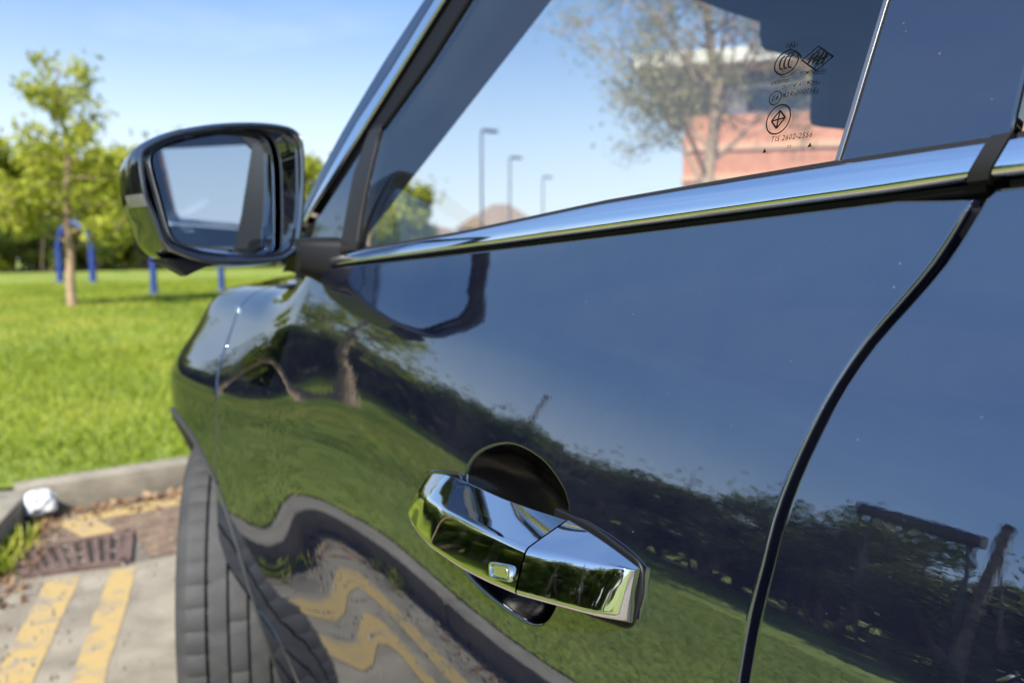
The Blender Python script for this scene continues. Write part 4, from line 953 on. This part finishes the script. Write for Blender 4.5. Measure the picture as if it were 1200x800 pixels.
def seat(x, y):
    root = empty('seat', (0,0,0)); root.parent = carR; part(root)
    bm = bmesh.new(); box(bm, (x, y+.28, .52), (.50,.52,.16), 0, .05); link('cushion', bm_mesh('cushion', bm, True, 40), trimm, root)
    bm = bmesh.new(); box(bm, (0,0,.24), (.48,.13,.50), 0, .05); bmesh.ops.rotate(bm, verts=bm.verts, cent=(0,0,0), matrix=Matrix.Rotation(R(18), 3, 'X')); bmesh.ops.translate(bm, verts=bm.verts, vec=(x, y, .56)); link('backrest', bm_mesh('backrest', bm, True, 40), trimm, root)
    bm = bmesh.new(); box(bm, (x, y-.20, 1.12), (.26,.09,.14), 0, .035); link('headrest', bm_mesh('headrest', bm, True, 40), trimm, root)
seat(.55, -.50); seat(1.31, -.16)
for side in (1, -1):
    A = np.array([[PG(np.array([y]), np.array([u]))[0]+np.array([.05,0,0]) for u in (-.30, 0, .25, .42, .445)] for y in (1.15, .6, .1, -.4, -.8)])
    if side < 0: A[...,0] = 2*XC-A[...,0]
    grid_mesh('door_trim', A, trimm, carR)
bm = bmesh.new(); box(bm, (XC, .1, .30), (1.36, 3.2, .12)); box(bm, (XC, 1.72, .62), (.90, .95, .70)); link('underbody', bm_mesh('underbody', bm), plast, carR)
bm = bmesh.new(); box(bm, (XC, 1.46, .78), (1.5,.03,.64)); link('bulkhead', bm_mesh('bulkhead', bm), trimm, carR)
# far side: the same panels mirrored
panel('front_door', P, front_out, paint, carR, er=.004, skirt=.03, side=-1, grid=.06); panel('rear_door', P, rear_out, paint, carR, er=.004, skirt=.03, side=-1, grid=.06)
panel('front_wing', P, wing_out, paint, carR, er=.004, side=-1, grid=.05); panel('rear_wing', P, quo, paint, carR, er=.004, side=-1, grid=.06)
panel('rear_quarter', PG, [(-.742, UT-.01), (-.765,.60), (-.745,.565), (-.83,.57), (-1.2,.58), (-1.62,.60), (-1.6, UT)], paint, carR, er=.004, skirt=.02, grid=.06, side=-1)
panel('pillar_cover', PG, [(.30,.495), (.30,UT), (.14,UT), (.14,.505)], gblack, carR, er=.003, skirt=.03, side=-1, grid=.06)
panel('front_window', PG, glass_out, wglass, carR, er=.0012, skirt=.003, off=-.005, side=-1, grid=.1)
panel('rear_window', PG, [(.1495, UT-.014), (.1495, .512), (-.74, .575), (-.76, .60), (-.74, UT-.014)], wglass, carR, er=.0015, skirt=.004, off=-.005, side=-1, grid=.1)
panel('pillar_skin', PG, [(yl(T['pillar_out'], u), float(u)) for u in np.linspace(.47, UT, 10)]+[(yl(T['seal_in'], u), float(u)) for u in np.linspace(UT, .615, 10)]+[(1.02,.45)], paint, carR, er=.004, skirt=.02, side=-1, grid=.06)
panel('roof_rail', PG, [(yl(T['seal_in'], .868), .872), (yl(T['pillar_out'], .90)-.004, .9), (.5,.965), (-1.5,.95), (-1.6,.885), (.28,.874)], paint, carR, er=.004, skirt=.02, off=.002, grid=.06, side=-1)
ys = np.linspace(1.10, -.82, 20); sweep('belt_chrome', PG, ys, chrome_sec, satin, carR, side=-1, angle=70)
# tail
A = []
for u in np.linspace(-.30, .60, 10):
    e = P(np.array([-1.70]), np.array([u]))[0]; A.append([(e[0]+(2*XC-2*e[0])*s, -1.715-.16*(1-(2*s-1)**2), e[2]) for s in np.linspace(0, 1, 14)])
grid_mesh('tailgate', A, paint, carR)
A = []
for u in np.linspace(.60, .95, 5):
    e = PG(np.array([-1.6]), np.array([u]))[0]; A.append([(e[0]+(2*XC-2*e[0])*s, -1.70-.16*(1-(2*s-1)**2)+(u-.6)*.35, e[2]) for s in np.linspace(0, 1, 14)])
grid_mesh('rear_screen', A, wglass, carR)
# ---------------------------------------------------------------- parked cars behind, seen in the wing mirror
def parked(loc, rz, col, lab):
    root = empty('parked_car', loc, rz, label=lab, cat='car', group='cars parked across the car park')
    pm = M('parked_paint', col, .15, .3, coat=.6); gm = winm
    def prism(name, prof, hw, mat, bev, parent=root, taper=1.0):
        bm = bmesh.new(); a = [bm.verts.new((x, -hw*(taper if z > .95 else 1), z)) for x, z in prof]; b = [bm.verts.new((x, hw*(taper if z > .95 else 1), z)) for x, z in prof]; n = len(prof)
        bm.faces.new(a); bm.faces.new(b[::-1])
        for i_ in range(n): bm.faces.new([a[i_], b[i_], b[(i_+1) % n], a[(i_+1) % n]])
        bmesh.ops.recalc_face_normals(bm, faces=bm.faces); bmesh.ops.bevel(bm, geom=list(bm.edges), offset=bev, segments=2, affect='EDGES')
        return link(name, bm_mesh(name, bm, True, 35), mat, parent)
    prism('body', [(-2.1,.35), (-2.1,.75), (-1.9,.95), (-1.2,.98), (1.0,.98), (1.9,.82), (2.1,.62), (2.1,.33)], .88, pm, .05)
    prism('glasshouse', [(-1.75,.94), (-1.35,1.36), (.1,1.40), (1.0,.96)], .80, gm, .03, taper=.86)
    prism('roof', [(-1.38,1.36), (-1.2,1.43), (-.1,1.455), (.14,1.39)], .69, pm, .02)
    for x in (-1.3, 1.3):
        for s in (-1, 1):
            bm = bmesh.new(); bmesh.ops.create_cone(bm, cap_ends=True, segments=24, radius1=.32, radius2=.32, depth=.2, matrix=Matrix.Translation((x, s*.80, .32)) @ Matrix.Rotation(R(90), 4, 'X')); t_ = link('wheel', bm_mesh('wheel', bm, True, 40), rubber, root)
            bm = bmesh.new(); bmesh.ops.create_cone(bm, cap_ends=True, segments=20, radius1=.21, radius2=.19, depth=.04, matrix=Matrix.Translation((x, s*.91, .32)) @ Matrix.Rotation(R(-90*s), 4, 'X')); link('rim', bm_mesh('rim', bm, True, 40), alloy, t_)
    for s in (-1, 1):
        bm = bmesh.new(); box(bm, (2.02, s*.62, .68), (.16,.36,.14), 0, .04); link('headlight', bm_mesh('headlight', bm, True, 40), lens, root)
        bm = bmesh.new(); box(bm, (-2.05, s*.68, .80), (.12,.28,.16), 0, .03); link('tail_light', bm_mesh('tail_light', bm, True, 40), tail_m, root)
tail_m = M('tail_lamp_red', (.35,.02,.02), .2)
parked((13.5, -5.0, 0), R(95), (.55,.56,.58), 'silver hatchback parked nearest across the car park, behind the black car')
parked((16.6, -7.4, 0), R(92), (.70,.70,.70), 'white hatchback parked beside the silver hatchback')
parked((19.8, -9.6, 0), R(94), (.10,.13,.22), 'dark blue hatchback parked beyond the white hatchback')
